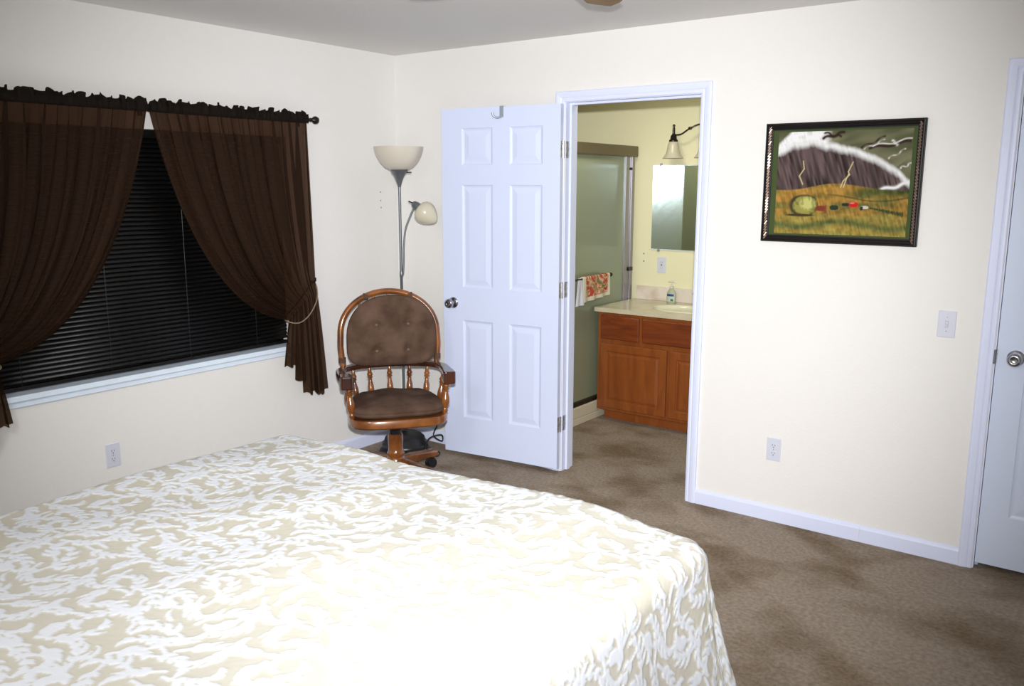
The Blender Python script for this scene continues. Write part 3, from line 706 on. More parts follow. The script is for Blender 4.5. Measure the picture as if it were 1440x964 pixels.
# pedestal
obj('swivel_plate', MB().box((-0.10, -0.10, 0.345), (0.10, 0.10, 0.374)).lathe([(0.034, 0.255), (0.034, 0.30), (0.05, 0.32), (0.055, 0.346)], 20), 'black', ch, smooth=40)
obj('tilt_lever', MB().tube([(-0.05, 0.10, 0.352), (-0.17, 0.12, 0.352)], 0.005, 8), 'black', ch, smooth=40)
obj('column', MB().lathe([(0.050, 0.075), (0.056, 0.09), (0.056, 0.125), (0.044, 0.14), (0.050, 0.15), (0.050, 0.157), (0.043, 0.165), (0.041, 0.19), (0.043, 0.235), (0.042, 0.262), (0.036, 0.268)], 28), 'chair_wood', ch, smooth=40)
leg0 = math.radians(87)-(FA-PI/2)
for k in range(4):
    a = leg0+2*PI*k/4; d_ = Vector((math.cos(a), math.sin(a), 0)); pr2 = Vector((-d_.y, d_.x, 0)); vs = []
    secs = [(0.03, 0.130, 0.066, 0.034), (0.12, 0.126, 0.072, 0.034), (0.20, 0.116, 0.074, 0.034), (0.27, 0.106, 0.070, 0.036), (0.305, 0.100, 0.070, 0.030)]
    for r_, zt, zb2, hw2 in secs:
        c_ = d_*r_
        for q, zz in ((-hw2, zb2), (hw2, zb2), (hw2, zt-0.006), (hw2*0.7, zt), (-hw2*0.7, zt), (-hw2, zt-0.006)): vs.append(c_+pr2*q+Vector((0, 0, zz)))
    n6 = 6; fs = [(i*6+j, i*6+(j+1) % 6, (i+1)*6+(j+1) % 6, (i+1)*6+j) for i in range(len(secs)-1) for j in range(6)]+[tuple(range(6))[::-1], tuple((len(secs)-1)*6+j for j in range(6))]
    lg = obj('leg', MB().add(vs, fs), 'chair_wood', ch, smooth=35, bevel=0.004)
    c_ = d_*0.275
    cb = MB().tube([c_+Vector((0, 0, 0.055)), c_+Vector((0, 0, 0.075))], 0.008, 10)
    for q in (-0.014, 0.014): cb.tube([c_+pr2*(q-0.009)+Vector((0, 0, 0.027)), c_+pr2*(q+0.009)+Vector((0, 0, 0.027))], 0.027, 18)
    cb.tube([c_-pr2*0.02+Vector((0, 0, 0.045)), c_+pr2*0.02+Vector((0, 0, 0.045))], 0.017, 12)
    obj('caster', cb, 'black', lg, smooth=40)

# ---------------------------------------------------------------- floor lamp
LP = Vector((0.285, -0.275, 0)); sr = Vector((0.805, 0.593, 0)); fw = Vector((-0.593, 0.805, 0))
lm = thing('floor_lamp', 'grey metal torchiere floor lamp with bowl shade and side reading light in the corner', 'floor lamp', LP)
obj('base', MB().lathe([(0, 0.0), (0.158, 0.0), (0.162, 0.008), (0.160, 0.022), (0.150, 0.030), (0.142, 0.034), (0.146, 0.050), (0.140, 0.064), (0.128, 0.076), (0.122, 0.096), (0.100, 0.116), (0.060, 0.130), (0.02, 0.136), (0, 0.138)], 48), 'black', lm, smooth=40)
obj('pole', MB().lathe([(0.018, 0.13), (0.018, 0.17), (0.0085, 0.175), (0.0085, 1.085), (0.0105, 1.09), (0.0105, 1.12), (0.008, 1.125), (0.008, 1.64)], 16), 'grey_metal', lm, smooth=40)
hd_ = obj('lamp_holder', MB().lathe([(0.008, 1.615), (0.012, 1.632), (0.018, 1.652), (0.030, 1.680), (0.046, 1.702), (0.052, 1.712), (0.050, 1.716), (0.0, 1.716)], 28), 'grey_metal', lm, smooth=50)
obj('switch', MB().tube([sr*0.040+Vector((0, 0, 1.700)), sr*0.072+Vector((0, 0, 1.701))], 0.0035, 8), 'black', hd_)
bw = [(0.030, 1.712), (0.055, 1.716), (0.082, 1.730), (0.108, 1.756), (0.128, 1.790), (0.140, 1.822), (0.145, 1.846), (0.142, 1.846), (0.136, 1.820), (0.123, 1.790), (0.104, 1.760), (0.080, 1.735), (0.055, 1.722), (0.0, 1.720)]
obj('lamp_shade', MB().lathe(bw, 48), 'shade', lm, smooth=50)
arm = [sr*0.012+Vector((0, 0, 1.10)), sr*0.018+Vector((0, 0, 1.18)), sr*0.020+Vector((0, 0, 1.27)), sr*0.032+Vector((0, 0, 1.37)), sr*0.058+Vector((0, 0, 1.44)), sr*0.083+Vector((0, 0, 1.495))]
arm = [p-fw*0.012 for p in arm]
obj('reading_arm', MB().tube(crom(arm, 6), 0.0055, 10), 'grey_metal', lm, smooth=60)
ax = (sr*0.78+Vector((0, 0, -0.60))-fw*0.15).normalized(); p0 = sr*0.080-fw*0.012+Vector((0, 0, 1.522))
cup = obj('reading_socket', MB().lathe([(0, -0.006), (0.012, -0.004), (0.019, 0.004), (0.024, 0.018), (0.027, 0.040), (0.027, 0.052), (0, 0.053)], 22, p0, ax), 'grey_metal', lm, smooth=50)
obj('switch', MB().tube([p0-ax*0.004, p0-ax*0.010-sr*0.020+Vector((0, 0, 0.006))], 0.004, 8), 'black', cup)
obj('reading_shade', MB().lathe([(0.026, 0.040), (0.044, 0.046), (0.060, 0.060), (0.067, 0.080), (0.066, 0.100), (0.058, 0.122), (0.044, 0.144), (0.028, 0.162), (0.012, 0.174), (0, 0.177)], 36, p0, ax), 'shade2', lm, smooth=60)
cordp = [(0.12, 0.06, 0.012), (0.20, 0.09, 0.012), (0.24, 0.02, 0.012), (0.20, -0.03, 0.05), (0.155, 0.05, 0.10), (0.185, 0.13, 0.11), (0.155, 0.17, 0.055), (0.13, 0.12, 0.10), (0.115, 0.18, 0.16), (0.110, 0.235, 0.26), (0.105, 0.252, 0.295)]
obj('cord', MB().tube(crom(cordp, 8), 0.004, 8), 'cord', lm, smooth=60)
obj('plug', MB().lathe([(0.0, -0.004), (0.013, 0.0), (0.015, 0.010), (0.012, 0.026), (0.006, 0.034)], 14, (0.105, 0.27-0.001, 0.298), (0, -1, 0)), 'cord', lm, smooth=50)

# ---------------------------------------------------------------- outlets, switches, small wall marks
def plate(name, label, cat, origin, xdir, nrm, kind, group=None):
    """plate centred on origin; xdir along the wall, nrm out of the wall"""
    a = math.atan2(xdir[1], xdir[0])
    t_ = thing(name, label, cat, origin, a, group)
    # local: x along wall, -y out of the wall
    obj('cover_plate', MB().box((-0.035, -0.006, -0.057), (0.035, 0.0, 0.057)), 'plate', t_, bevel=0.0025)
    if kind == 'outlet':
        for z in (-0.0195, 0.0195):
            poly = []
            for k in range(20):
                aa = 2*PI*k/20; poly.append((max(-0.0135, min(0.0135, 0.0175*math.cos(aa))), z+0.0145*math.sin(aa)))
            rcp = obj('receptacle', MB().prism(poly, -0.0075, -0.004, 'xz'), 'plate', t_, bevel=0.0006)
            obj('socket_slots', MB().box((-0.0075, -0.0078, z-0.001), (-0.0050, -0.007, z+0.008)).box((0.0050, -0.0078, z-0.001), (0.0075, -0.007, z+0.007)).lathe([(0, 0), (0.0028, 0), (0.0028, 0.0008), (0, 0.0008)], 10, (0, -0.0070, z-0.0075), (0, -1, 0)), 'slot', rcp)
        obj('screw', MB().lathe([(0, 0), (0.0025, 0), (0.002, 0.001), (0, 0.0012)], 8, (0, -0.006, 0), (0, -1, 0)), 'nickel', t_)
    elif kind == 'switch':
        obj('toggle', MB().box((-0.005, -0.0075, -0.0125), (0.005, -0.005, 0.0125)).prism([(-0.004, -0.002), (-0.016, -0.009), (-0.017, -0.004), (-0.004, 0.006)], -0.0038, 0.0038, 'yz'), 'plate', t_)
        obj('toggle_slot', MB().box((-0.0058, -0.0066, -0.0135), (0.0058, -0.0058, 0.0135)), 'slot', t_)
        for z in (-0.030, 0.030): obj('screw', MB().lathe([(0, 0), (0.0025, 0), (0.002, 0.001), (0, 0.0012)], 8, (0, -0.006, z), (0, -1, 0)), 'nickel', t_)
    else:
        rcp = obj('receptacle', MB().box((-0.0165, -0.0082, -0.033), (0.0165, -0.005, 0.033)), 'plate', t_, bevel=0.0006)
        sb = MB()
        for z in (-0.021, 0.021): sb.box((-0.0075, -0.0086, z-0.004), (-0.005, -0.008, z+0.004)).box((0.005, -0.0086, z-0.004), (0.0075, -0.008, z+0.004))
        sb.box((-0.006, -0.0092, -0.006), (0.006, -0.008, -0.001)).box((-0.006, -0.0092, 0.001), (0.006, -0.008, 0.006))
        obj('socket_slots', sb, 'slot', rcp)
    return t_
plate('wall_outlet', 'white duplex outlet on the window wall just above the bed', 'outlet', (0.0, -1.973, 0.363), (0, 1), (1, 0, 0), 'outlet')
plate('wall_outlet', 'white duplex outlet low on the back wall below the painting', 'outlet', (2.495, 0, 0.364), (1, 0), (0, -1, 0), 'outlet')
plate('wall_outlet', 'white outlet with a black plug, behind the swivel chair beside the open door', 'outlet', (0.387, 0, 0.325), (1, 0), (0, -1, 0), 'outlet')
plate('light_switch', 'white toggle light switch on the wall beside the closed door', 'light switch', (3.202, 0, 1.052), (1, 0), (0, -1, 0), 'switch')
plate('bathroom_outlet', 'white rectangular outlet below the bathroom mirror', 'outlet', (1.035, BY, 1.060), (1, 0), (0, -1, 0), 'decora')
for k, (y, z) in enumerate(((-0.147, 1.585), (-0.147, 1.533), (-0.145, 1.49))):
    tag(obj('wall_anchor', MB().lathe([(0, 0), (0.0045, 0), (0.0035, 0.002), (0, 0.0025)], 10, (0, y, z), (1, 0, 0)), 'mark'), 'tiny grey screw anchor in the window wall near the lamp, %s of three' % ('topmost', 'middle', 'lowest')[k], 'screw anchor', 'screw anchors beside the lamp')
for k, z in enumerate((1.135, 1.080)):
    tag(obj('wall_anchor', MB().lathe([(0, 0), (0.006, 0), (0.005, 0.002), (0, 0.003)], 10, (0.885, BY, z), (0, -1, 0)), 'mark'), 'tiny grey screw anchor on the bathroom wall left of the outlet, %s of two' % ('upper', 'lower')[k], 'screw anchor', 'screw anchors beside the bathroom outlet')

# ---------------------------------------------------------------- framed painting
px0, px1, pz0, pz1 = 2.380, 3.058, 1.373, 1.908
pic = thing('framed_painting', 'framed stormy landscape painting with dark cloud above yellow fields on the back wall', 'painting', ((px0+px1)/2, 0, (pz0+pz1)/2))
hx, hz_ = (px1-px0)/2, (pz1-pz0)/2
FPf = [(0.0, 0.0), (0.0, 0.026), (0.003, 0.030), (0.008, 0.031), (0.012, 0.026), (0.020, 0.022), (0.026, 0.017), (0.031, 0.016), (0.031, 0.0)]
n = len(FPf); vs = []
for cx_, cz_ in ((-1, -1), (1, -1), (1, 1), (-1, 1)):
    for o_, t_ in FPf: vs.append((cx_*(hx-o_), -t_, cz_*(hz_-o_)))
fs = [(k*n+i, k*n+(i+1) % n, ((k+1) % 4)*n+(i+1) % n, ((k+1) % 4)*n+i) for k in range(4) for i in range(n)]
fr_ = obj('frame', MB().add(vs, fs), 'frame', pic)
for sx_ in (-1, 1):
    nn = 38; rp = MB()
    for k in range(nn):
        z = -hz_+0.02+(2*hz_-0.04)*k/(nn-1)
        rp.tube([(sx_*(hx-0.014), -0.0255, z-0.0085), (sx_*(hx-0.024), -0.0215, z+0.0085)], 0.0036, 6)
    obj('rope_moulding', rp, 'rope', fr_, smooth=60)
obj('mount', MB().box((-hx+0.028, -0.010, -hz_+0.028), (hx-0.028, -0.004, hz_-0.028)), 'mat_green', pic)
# the pastel picture itself
NW, NH2 = 300, 222
uu, vv = np.meshgrid(np.linspace(0, 1, NW), np.linspace(1, 0, NH2))      # v: 0 at top of the picture
vv = 1-vv; 
def vnoise(u, v, sx_, sy_, seed):
    r = np.random.default_rng(seed); g = r.random((int(sy_)+3, int(sx_)+3)); fx = u*sx_; fy = v*sy_
    ix, iy = np.floor(fx).astype(int), np.floor(fy).astype(int); a, b_ = fx-ix, fy-iy; ix = ix % (g.shape[1]-1); iy = iy % (g.shape[0]-1); a = a*a*(3-2*a); b_ = b_*b_*(3-2*b_)
    return g[iy, ix]*(1-a)*(1-b_)+g[iy, ix+1]*a*(1-b_)+g[iy+1, ix]*(1-a)*b_+g[iy+1, ix+1]*a*b_
def lerp(c, d, m_): m_ = np.clip(m_, 0, 1)[..., None]; return c*(1-m_)+np.array(d)*m_
strk = vnoise(uu+vv*0.25, vv, 90, 14, 1)*0.6+vnoise(uu, vv, 40, 40, 2)*0.4
V = 1-vv        # V grows downward, 0 top
img = np.zeros((NH2, NW, 3))+np.array([0.085, 0.090, 0.045])
img = lerp(img, [0.20, 0.195, 0.12], vnoise(uu+V, V*2, 8, 6, 3)*1.3-0.35)
# pale rim of the storm cloud
rim0 = 0.145+0.50*np.clip(uu-0.10, 0, 1)**1.75*1.10-0.10*np.exp(-((uu-0.3)/0.25)**2)+0.02*np.sin(uu*14)
rim = np.interp(uu, [0, .12, .27, .38, .52, .65, .82, .92, 1.0], [.19, .125, .10, .135, .17, .22, .32, .41, .50])+0.006*np.sin(uu*40)
d = V-rim
white = np.exp(-(np.clip(d, -1, 0)/0.035)**2)*np.exp(-(np.clip(d, 0, 1)/(0.05))**2)
topw_ = np.clip((0.42-uu)/0.06, 0, 1)*np.clip((rim+0.005-V)/0.03, 0, 1)*np.clip((V+uu*1.2-0.10)/0.04, 0, 1)
cloud = np.array([0.075, 0.052, 0.050])*(0.25+1.5*vnoise(uu+vv*0.25, vv, 70, 8, 1)[..., None])
inside = np.clip((d-0.0)/0.045, 0, 1)*np.clip((0.60-V)/0.02, 0, 1)
img = img*(1-inside[..., None])+cloud*inside[..., None]
img = lerp(img, [0.72, 0.72, 0.72], (white*1.15-0.25+0.35*(strk-0.5))*np.clip((0.585-V)/0.03, 0, 1))
img = lerp(img, [0.75, 0.75, 0.76], topw_*(0.6+0.8*strk))
# dark strokes & light flicks in the sky at upper right
for (a0, b0, a1, b1, wd_, cc) in ((0.35, 0.07, 0.50, 0.02, 0.016, (0.03, 0.015, 0.012)), (0.36, 0.02, 0.48, 0.06, 0.012, (0.03, 0.015, 0.012)), (0.64, 0.165, 0.80, 0.07, 0.010, (0.035, 0.018, 0.016)), (0.70, 0.175, 0.98, 0.12, 0.014, (0.035, 0.018, 0.016)),
                                  (0.66, 0.18, 0.80, 0.10, 0.006, (0.5, 0.48, 0.45)), (0.72, 0.155, 0.99, 0.095, 0.006, (0.6, 0.58, 0.55)), (0.84, 0.27, 0.95, 0.19, 0.007, (0.55, 0.5, 0.45)), (0.93, 0.36, 1.0, 0.32, 0.008, (0.6, 0.58, 0.55)), (0.80, 0.565, 0.99, 0.50, 0.016, (0.7, 0.7, 0.7)), (0.86, 0.11, 0.89, 0.15, 0.012, (0.6, 0.58, 0.55))):
    L2 = (a1-a0)**2+(b1-b0)**2; tt = np.clip(((uu-a0)*(a1-a0)+(V-b0)*(b1-b0))/L2, 0, 1)
    dd = np.hypot((uu-a0-tt*(a1-a0))*1.3, V-b0-tt*(b1-b0)+0.012*np.sin(tt*9)); img = lerp(img, cc, np.exp(-(dd/wd_)**2)*1.2)
# land
hor = 0.545+0.02*np.sin(uu*7+1)-0.03*np.exp(-((uu-0.42)/0.2)**2)
land = np.clip((V-hor)/0.012, 0, 1)
lc = np.zeros_like(img)+np.array([0.30, 0.165, 0.035])
lc = lerp(lc, [0.12, 0.115, 0.03], (vnoise(uu*1.0, V*3, 6, 9, 7)*1.6-0.55))
lc = lerp(lc, [0.06, 0.075, 0.02], np.clip((uu-0.55)/0.12, 0, 1)*np.exp(-((V-0.58)/0.05)**2))
lc = lerp(lc, [0.27, 0.215, 0.05], np.clip((V-0.78)/0.06, 0, 1)*(0.4+0.8*vnoise(uu, V, 14, 10, 8)))
lc = lerp(lc, [0.055, 0.09, 0.03], np.exp(-((V-0.90-0.03*np.sin(uu*9))/0.035)**2)*0.8)
lc = lerp(lc, [0.34, 0.19, 0.04], np.exp(-((uu-0.42)/0.17)**2-((V-0.575)/0.035)**2)*1.1)
lc = lerp(lc, [0.05, 0.05, 0.02], np.exp(-((V-0.64-0.03*np.cos(uu*8))/0.008)**2)*np.clip((uu-0.35)*5, 0, .8))
lc = lc*(0.45+1.1*strk[..., None])
img = img*(1-land[..., None])+lc*land[..., None]
def blob(cx_, cy_, rx, ry, c_, p=2, soft=6):
    global img
    dd = (np.abs((uu-cx_)/rx)**p+np.abs((V-cy_)/ry)**p); img = lerp(img, c_, np.clip((1-dd)*soft, 0, 1))
blob(0.225, 0.715, 0.118, 0.110, (0.05, 0.045, 0.02), 2.4, 3); blob(0.235, 0.72, 0.100, 0.100, (0.26, 0.24, 0.06), 2.2, 3); blob(0.26, 0.70, 0.075, 0.075, (0.46, 0.45, 0.15), 2, 1.4)
img = img*(1-0.35*(((uu-0.235)/0.11)**2+((V-0.72)/0.11)**2 < 1)[..., None]*(strk[..., None] < 0.45))
blob(0.20, 0.815, 0.13, 0.016, (0.05, 0.035, 0.015), 2, 2)
blob(0.365, 0.745, 0.045, 0.028, (0.17, 0.035, 0.02), 3, 2); blob(0.40, 0.755, 0.008, 0.045, (0.20, 0.05, 0.03), 3, 3); blob(0.465, 0.735, 0.035, 0.024, (0.02, 0.035, 0.02), 3, 3)
blob(0.55, 0.705, 0.030, 0.016, (0.025, 0.025, 0.025), 3, 3); blob(0.61, 0.705, 0.036, 0.026, (0.50, 0.015, 0.015), 3, 3); blob(0.60, 0.69, 0.02, 0.008, (0.6, 0.2, 0.18), 2, 2)
blob(0.69, 0.73, 0.033, 0.016, (0.5, 0.48, 0.42), 3, 3); blob(0.67, 0.738, 0.012, 0.020, (0.03, 0.03, 0.03), 3, 3)
for k in range(22): blob(0.735+k*0.011, 0.735+0.0027*k, 0.006, 0.010+0.016*(k/22)+0.006*(k % 3 == 0), (0.03, 0.05, 0.02), 2, 2)
for pts in (((0.205, 0.285), (0.215, 0.36), (0.18, 0.43), (0.21, 0.51)), ((0.585, 0.30), (0.555, 0.39), (0.565, 0.42), (0.52, 0.48), (0.505, 0.54)), ((0.56, 0.41), (0.54, 0.47), (0.525, 0.54))):
    for (a0, b0), (a1, b1) in zip(pts[:-1], pts[1:]):
        L2 = (a1-a0)**2+(b1-b0)**2; tt = np.clip(((uu-a0)*(a1-a0)+(V-b0)*(b1-b0))/L2, 0, 1)
        dd = np.hypot((uu-a0-tt*(a1-a0))*1.3, V-b0-tt*(b1-b0)); img = lerp(img, (0.55, 0.47, 0.25), np.exp(-(dd/0.005)**2))
ax0, ax1, az0, az1 = 2.437-2.719, 3.010-2.719, 1.412-1.6405, 1.868-1.6405
M['pastel'] = attr_mat('pastel_picture', 0.8, 0.1)
grid_mesh('picture', ax0+(ax1-ax0)*uu, np.full_like(uu, -0.0115), az0+(az1-az0)*(1-V), 'pastel', pic, col=np.clip(img, 0, 1), smooth=False)

# ---------------------------------------------------------------- bathroom
# shower
sh = thing('shower_enclosure', 'bronze framed sliding shower door with greenish glass left of the vanity', 'shower', (0.80, 0.87, 0))
SX, Y0, Y1 = 0.0, T-0.87, BY-0.87
obj('shower_pan', MB().box((-0.80, Y0, 0.0), (0.034, Y1, 0.05)).box((-0.07, Y0, 0.05), (0.034, Y1, 0.128)), 'pan', sh, bevel=0.006)
obj('surround', MB().box((-0.80, Y0, 0.05), (-0.785, Y1, 1.88)).box((-0.785, Y1-0.012, 0.05), (-0.06, Y1, 1.88)).box((-0.785, Y0, 0.05), (-0.06, Y0+0.012, 1.88)).box((-0.785, Y1-0.10, 0.95), (-0.70, Y1-0.012, 0.98)), 'surround', sh, bevel=0.004)
obj('header_rail', MB().prism([(-0.045, 1.828), (0.030, 1.828), (0.036, 1.834), (0.036, 1.898), (0.030, 1.905), (-0.045, 1.905)], Y0, Y1-0.035, 'xy'), 'bronze', sh, bevel=0.003)
hr = bpy.data.objects['header_rail']
me = hr.data
for v_ in me.vertices:    # prism was laid out in x/z: swap so that it runs along y
    x_, z_, y_ = v_.co.x, v_.co.y, v_.co.z; v_.co = (x_, y_, z_)
me.update()
obj('bottom_track', MB().box((-0.045, Y0, 0.128), (0.022, Y1-0.05, 0.158)), 'track', sh, bevel=0.002)
jm = MB().box((-0.035, Y1-0.170, 0.158), (0.016, Y1-0.125, 1.83)).box((-0.028, Y1-0.125, 0.158), (0.006, Y1-0.085, 1.83)).box((-0.035, Y1-0.085, 0.158), (0.018, Y1-0.045, 1.83))
obj('wall_jamb', jm, 'jamb_metal', sh, bevel=0.003)
obj('jamb_bumper', MB().box((0.012, Y1-0.115, 1.012), (0.026, Y1-0.055, 1.040)), 'black', sh, bevel=0.002)
obj('jamb_bumper', MB().lathe([(0, 0), (0.010, 0), (0.008, 0.01), (0, 0.012)], 12, (0.010, Y1-0.095, 1.745), (1, 0, 0)), 'black', sh)
dr = obj('shower_door', MB().box((-0.002, Y0+0.42, 0.16), (0.004, Y1-0.170, 1.83)), 'glass', sh)
obj('shower_door', MB().box((-0.032, Y0+0.02, 0.16), (-0.026, Y0+0.80, 1.83)), 'glass', sh)
tbx = 0.062
obj('towel_bar', MB().tube([(tbx, -0.21, 1.016), (tbx, 0.345, 1.016)], 0.0075, 12)
    .tube([(0.004, -0.175, 1.016), (tbx, -0.175, 1.016)], 0.008, 10).tube([(0.004, 0.33, 1.016), (tbx, 0.33, 1.016)], 0.008, 10)
    .lathe([(0, -0.016), (0.011, -0.010), (0.014, 0.0), (0.011, 0.010), (0, 0.016)], 14, (tbx, -0.21, 1.016), (0, 1, 0)).lathe([(0, -0.016), (0.011, -0.010), (0.014, 0.0), (0.011, 0.010), (0, 0.016)], 14, (tbx, 0.35, 1.016), (0, 1, 0)), 'lamp_bronze', dr, smooth=50)

# towel over the bar (floral)
NT_, NS_ = 90, 150
tt_ = np.linspace(0, 1, NT_)[:, None]; ss_ = np.linspace(0, 1, NS_)[None, :]
ty0, ty1 = 0.835, 1.190
front, back = 0.160, 0.13
Lr = PI*0.011; tot = front+Lr+back; arcl = tt_*tot
xq = np.where(arcl < front, 0.011, np.where(arcl < front+Lr, 0.011*np.cos((arcl-front)/0.011), -0.011))
zq = np.where(arcl < front, -(front-arcl), np.where(arcl < front+Lr, 0.011*np.sin((arcl-front)/0.011), -(arcl-front-Lr)))
fr2 = np.clip((front-arcl)/front, 0, 1)
Xt = 0.80+tbx+xq+0.006*np.sin(ss_*19+1)*fr2+0*ss_; Yt = ty0+(ty1-ty0)*ss_+fr2*0.014*(ss_-0.5)*(-1)+0*tt_; Zt = 1.016+zq*(1-0.14*ss_*fr2)+0*ss_
fl = vnoise(ss_+0*tt_, fr2*0.98+0*ss_, 13, 7, 21); fl2 = vnoise(ss_+0*tt_, fr2*0.98+0*ss_, 26, 14, 22)
tc_ = np.zeros((NT_, NS_, 3))+np.array([0.62, 0.60, 0.47])
zone = ((fr2 > -0.1)*(fr2 < 0.80)*(ss_ > 0.10)*(ss_ < 0.93))
pat = np.zeros_like(tc_)+np.array([0.44, 0.30, 0.17])
pat = lerp(pat, [0.42, 0.075, 0.05], (fl-0.45)*6); pat = lerp(pat, [0.70, 0.42, 0.30], (fl2-0.52)*6); pat = lerp(pat, [0.20, 0.19, 0.07], (0.30-fl)*6)
tc_ = np.where(zone[..., None], pat, tc_)
M['towel'] = attr_mat('towel_cloth', 0.95, 0.05, (250, 0.6, 0.003))
tw = grid_mesh('towel', Xt, Yt, Zt, 'towel', col=tc_)
tag(tw, 'white towel with red flowers folded over the bar on the shower door', 'towel')
sdm = tw.modifiers.new('thick', 'SOLIDIFY'); sdm.thickness = 0.005; sdm.offset = 0
gt = grid_mesh('trim_ribbon', 0.80+tbx+0.003+0*ss_*tt_+0.006*np.sin(ss_*9)*tt_, 0.79+0.075*ss_-0.02*tt_*(1-ss_)*1.5+0*tt_, 1.024-0.185*tt_+0*ss_, 'plate', tw)
gt.name = 'towel_tail'
sdm = gt.modifiers.new('thick', 'SOLIDIFY'); sdm.thickness = 0.004; sdm.offset = 0

# vanity
VX0, VX1, VY = 0.842, 2.06, 1.10
va = thing('vanity_cabinet', 'reddish oak bathroom vanity with drawer fronts and panel doors', 'cabinet', ((VX0+VX1)/2, 1.38, 0))
vc = va.location.copy()
def vb(mb_): mb_.v = [(x-vc.x, y-vc.y, z) for x, y, z in mb_.v]; return mb_
body = MB().box((VX0, VY, 0.075), (VX1, BY-0.002, 0.768)).box((0.866, VY+0.062, 0.0), (VX1, BY-0.002, 0.075))
obj('body', vb(body), 'vanity', va, bevel=0.002)
def panel(x0, x1, z0, z1, raised=True):
    mb = MB(); y = VY-0.002
    rings = [(0, 0.0), (0.0, -0.016), (0.004, -0.019), (0.050, -0.019), (0.054, -0.013), (0.060, -0.012), (0.078, -0.018), (0.080, -0.018)] if raised else [(0, 0), (0, -0.013), (0.006, -0.018), (0.008, -0.018)]
    prev = None
    for o_, dy_ in rings:
        rc_ = [(x0+o_, y+dy_, z0+o_), (x1-o_, y+dy_, z0+o_), (x1-o_, y+dy_, z1-o_), (x0+o_, y+dy_, z1-o_)]
        if prev: mb.add(prev+rc_, [(k, (k+1) % 4, 4+(k+1) % 4, 4+k) for k in range(4)])
        else: mb.add(rc_, [(3, 2, 1, 0)])
        prev = rc_
    mb.add(prev, [(0, 1, 2, 3)]); return vb(mb)
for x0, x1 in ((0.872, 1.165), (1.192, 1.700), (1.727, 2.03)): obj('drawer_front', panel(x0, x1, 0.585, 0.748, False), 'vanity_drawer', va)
for x0, x1 in ((0.872, 1.378), (1.400, 1.906)): obj('cabinet_door', panel(x0, x1, 0.098, 0.552), 'vanity', va)
# countertop with oval bowl
CX, CY, RX, RY = 1.395, 1.335, 0.235, 0.165
cx0_, cx1_, cyf, cyb = 0.820, VX1+0.01, 1.078, BY
mb = MB(); NS = 64; ztop = 0.800
ring = [(CX+RX*math.cos(2*PI*k/NS), CY+RY*math.sin(2*PI*k/NS)) for k in range(NS)]
def outer(k):
    a = 2*PI*k/NS; c, s_ = math.cos(a), math.sin(a); ts = []
    if c > 1e-9: ts.append((cx1_-CX)/c)
    if c < -1e-9: ts.append((cx0_-CX)/c)
    if s_ > 1e-9: ts.append((cyb-CY)/s_)
    if s_ < -1e-9: ts.append((cyf-CY)/s_)
    t_ = min(ts); return (CX+t_*c, CY+t_*s_)
out_ = [outer(k) for k in range(NS)]
for cxx, cyy in ((cx0_, cyf), (cx1_, cyf), (cx1_, cyb), (cx0_, cyb)):
    k = min(range(NS), key=lambda i: (out_[i][0]-cxx)**2+(out_[i][1]-cyy)**2); out_[k] = (cxx, cyy)
vs = [(x, y, ztop) for x, y in ring]+[(x, y, ztop) for x, y in out_]+[(x, y, ztop-0.030) for x, y in out_]+[(x, y, ztop-0.030) for x, y in ring]
fs = [(l*NS+i, l*NS+(i+1) % NS, (l+1)*NS+(i+1) % NS, (l+1)*NS+i) for l in range(3) for i in range(NS)]+[(3*NS+i, 3*NS+(i+1) % NS, (i+1) % NS, i) for i in range(NS)]
ct = thing('countertop', 'beige stone bathroom countertop with an oval sink bowl on the vanity', 'countertop', (1.43, 1.37, 0.77))
cc_ = ct.location.copy()
def cbm(mb_): mb_.v = [(x-cc_.x, y-cc_.y, z-cc_.z) for x, y, z in mb_.v]; return mb_
obj('slab', cbm(MB().add(vs, fs)), 'counter', ct)
prof = [(1.035, 0.001), (1.02, 0.006), (0.985, 0.006), (0.95, -0.004), (0.90, -0.018), (0.78, -0.022)]
prof = [(1.035, 0.0005), (1.02, 0.006), (0.985, 0.005), (0.95, -0.006), (0.90, -0.016), (0.7, -0.021), (0.3, -0.024), (0.02, -0.025)]
vs = [(CX+RX*k*math.cos(2*PI*i/NS), CY+RY*k*math.sin(2*PI*i/NS), ztop+z) for k, z in prof for i in range(NS)]
obj('sink_bowl', cbm(MB().add(vs, [(l*NS+i, l*NS+(i+1) % NS, (l+1)*NS+(i+1) % NS, (l+1)*NS+i) for l in range(len(prof)-1) for i in range(NS)]+[tuple((len(prof)-1)*NS+i for i in range(NS))])), 'sink', ct, smooth=60)
obj('backsplash', cbm(MB().box((0.842, BY-0.020, ztop), (cx1_, BY, ztop+0.100))), 'splash', ct, bevel=0.003)
fc = tag(obj('faucet', MB().lathe([(0.028, 0), (0.028, 0.01), (0.018, 0.02), (0.015, 0.10), (0.018, 0.12), (0, 0.125)], 20, (1.395, 1.565, ztop)).tube(crom([(1.395, 1.565, ztop+0.09), (1.395, 1.52, ztop+0.125), (1.395, 1.46, ztop+0.12), (1.395, 1.435, ztop+0.09)], 6), 0.011, 12), 'nickel', smooth=50), 'chrome faucet behind the oval bathroom sink bowl', 'faucet')

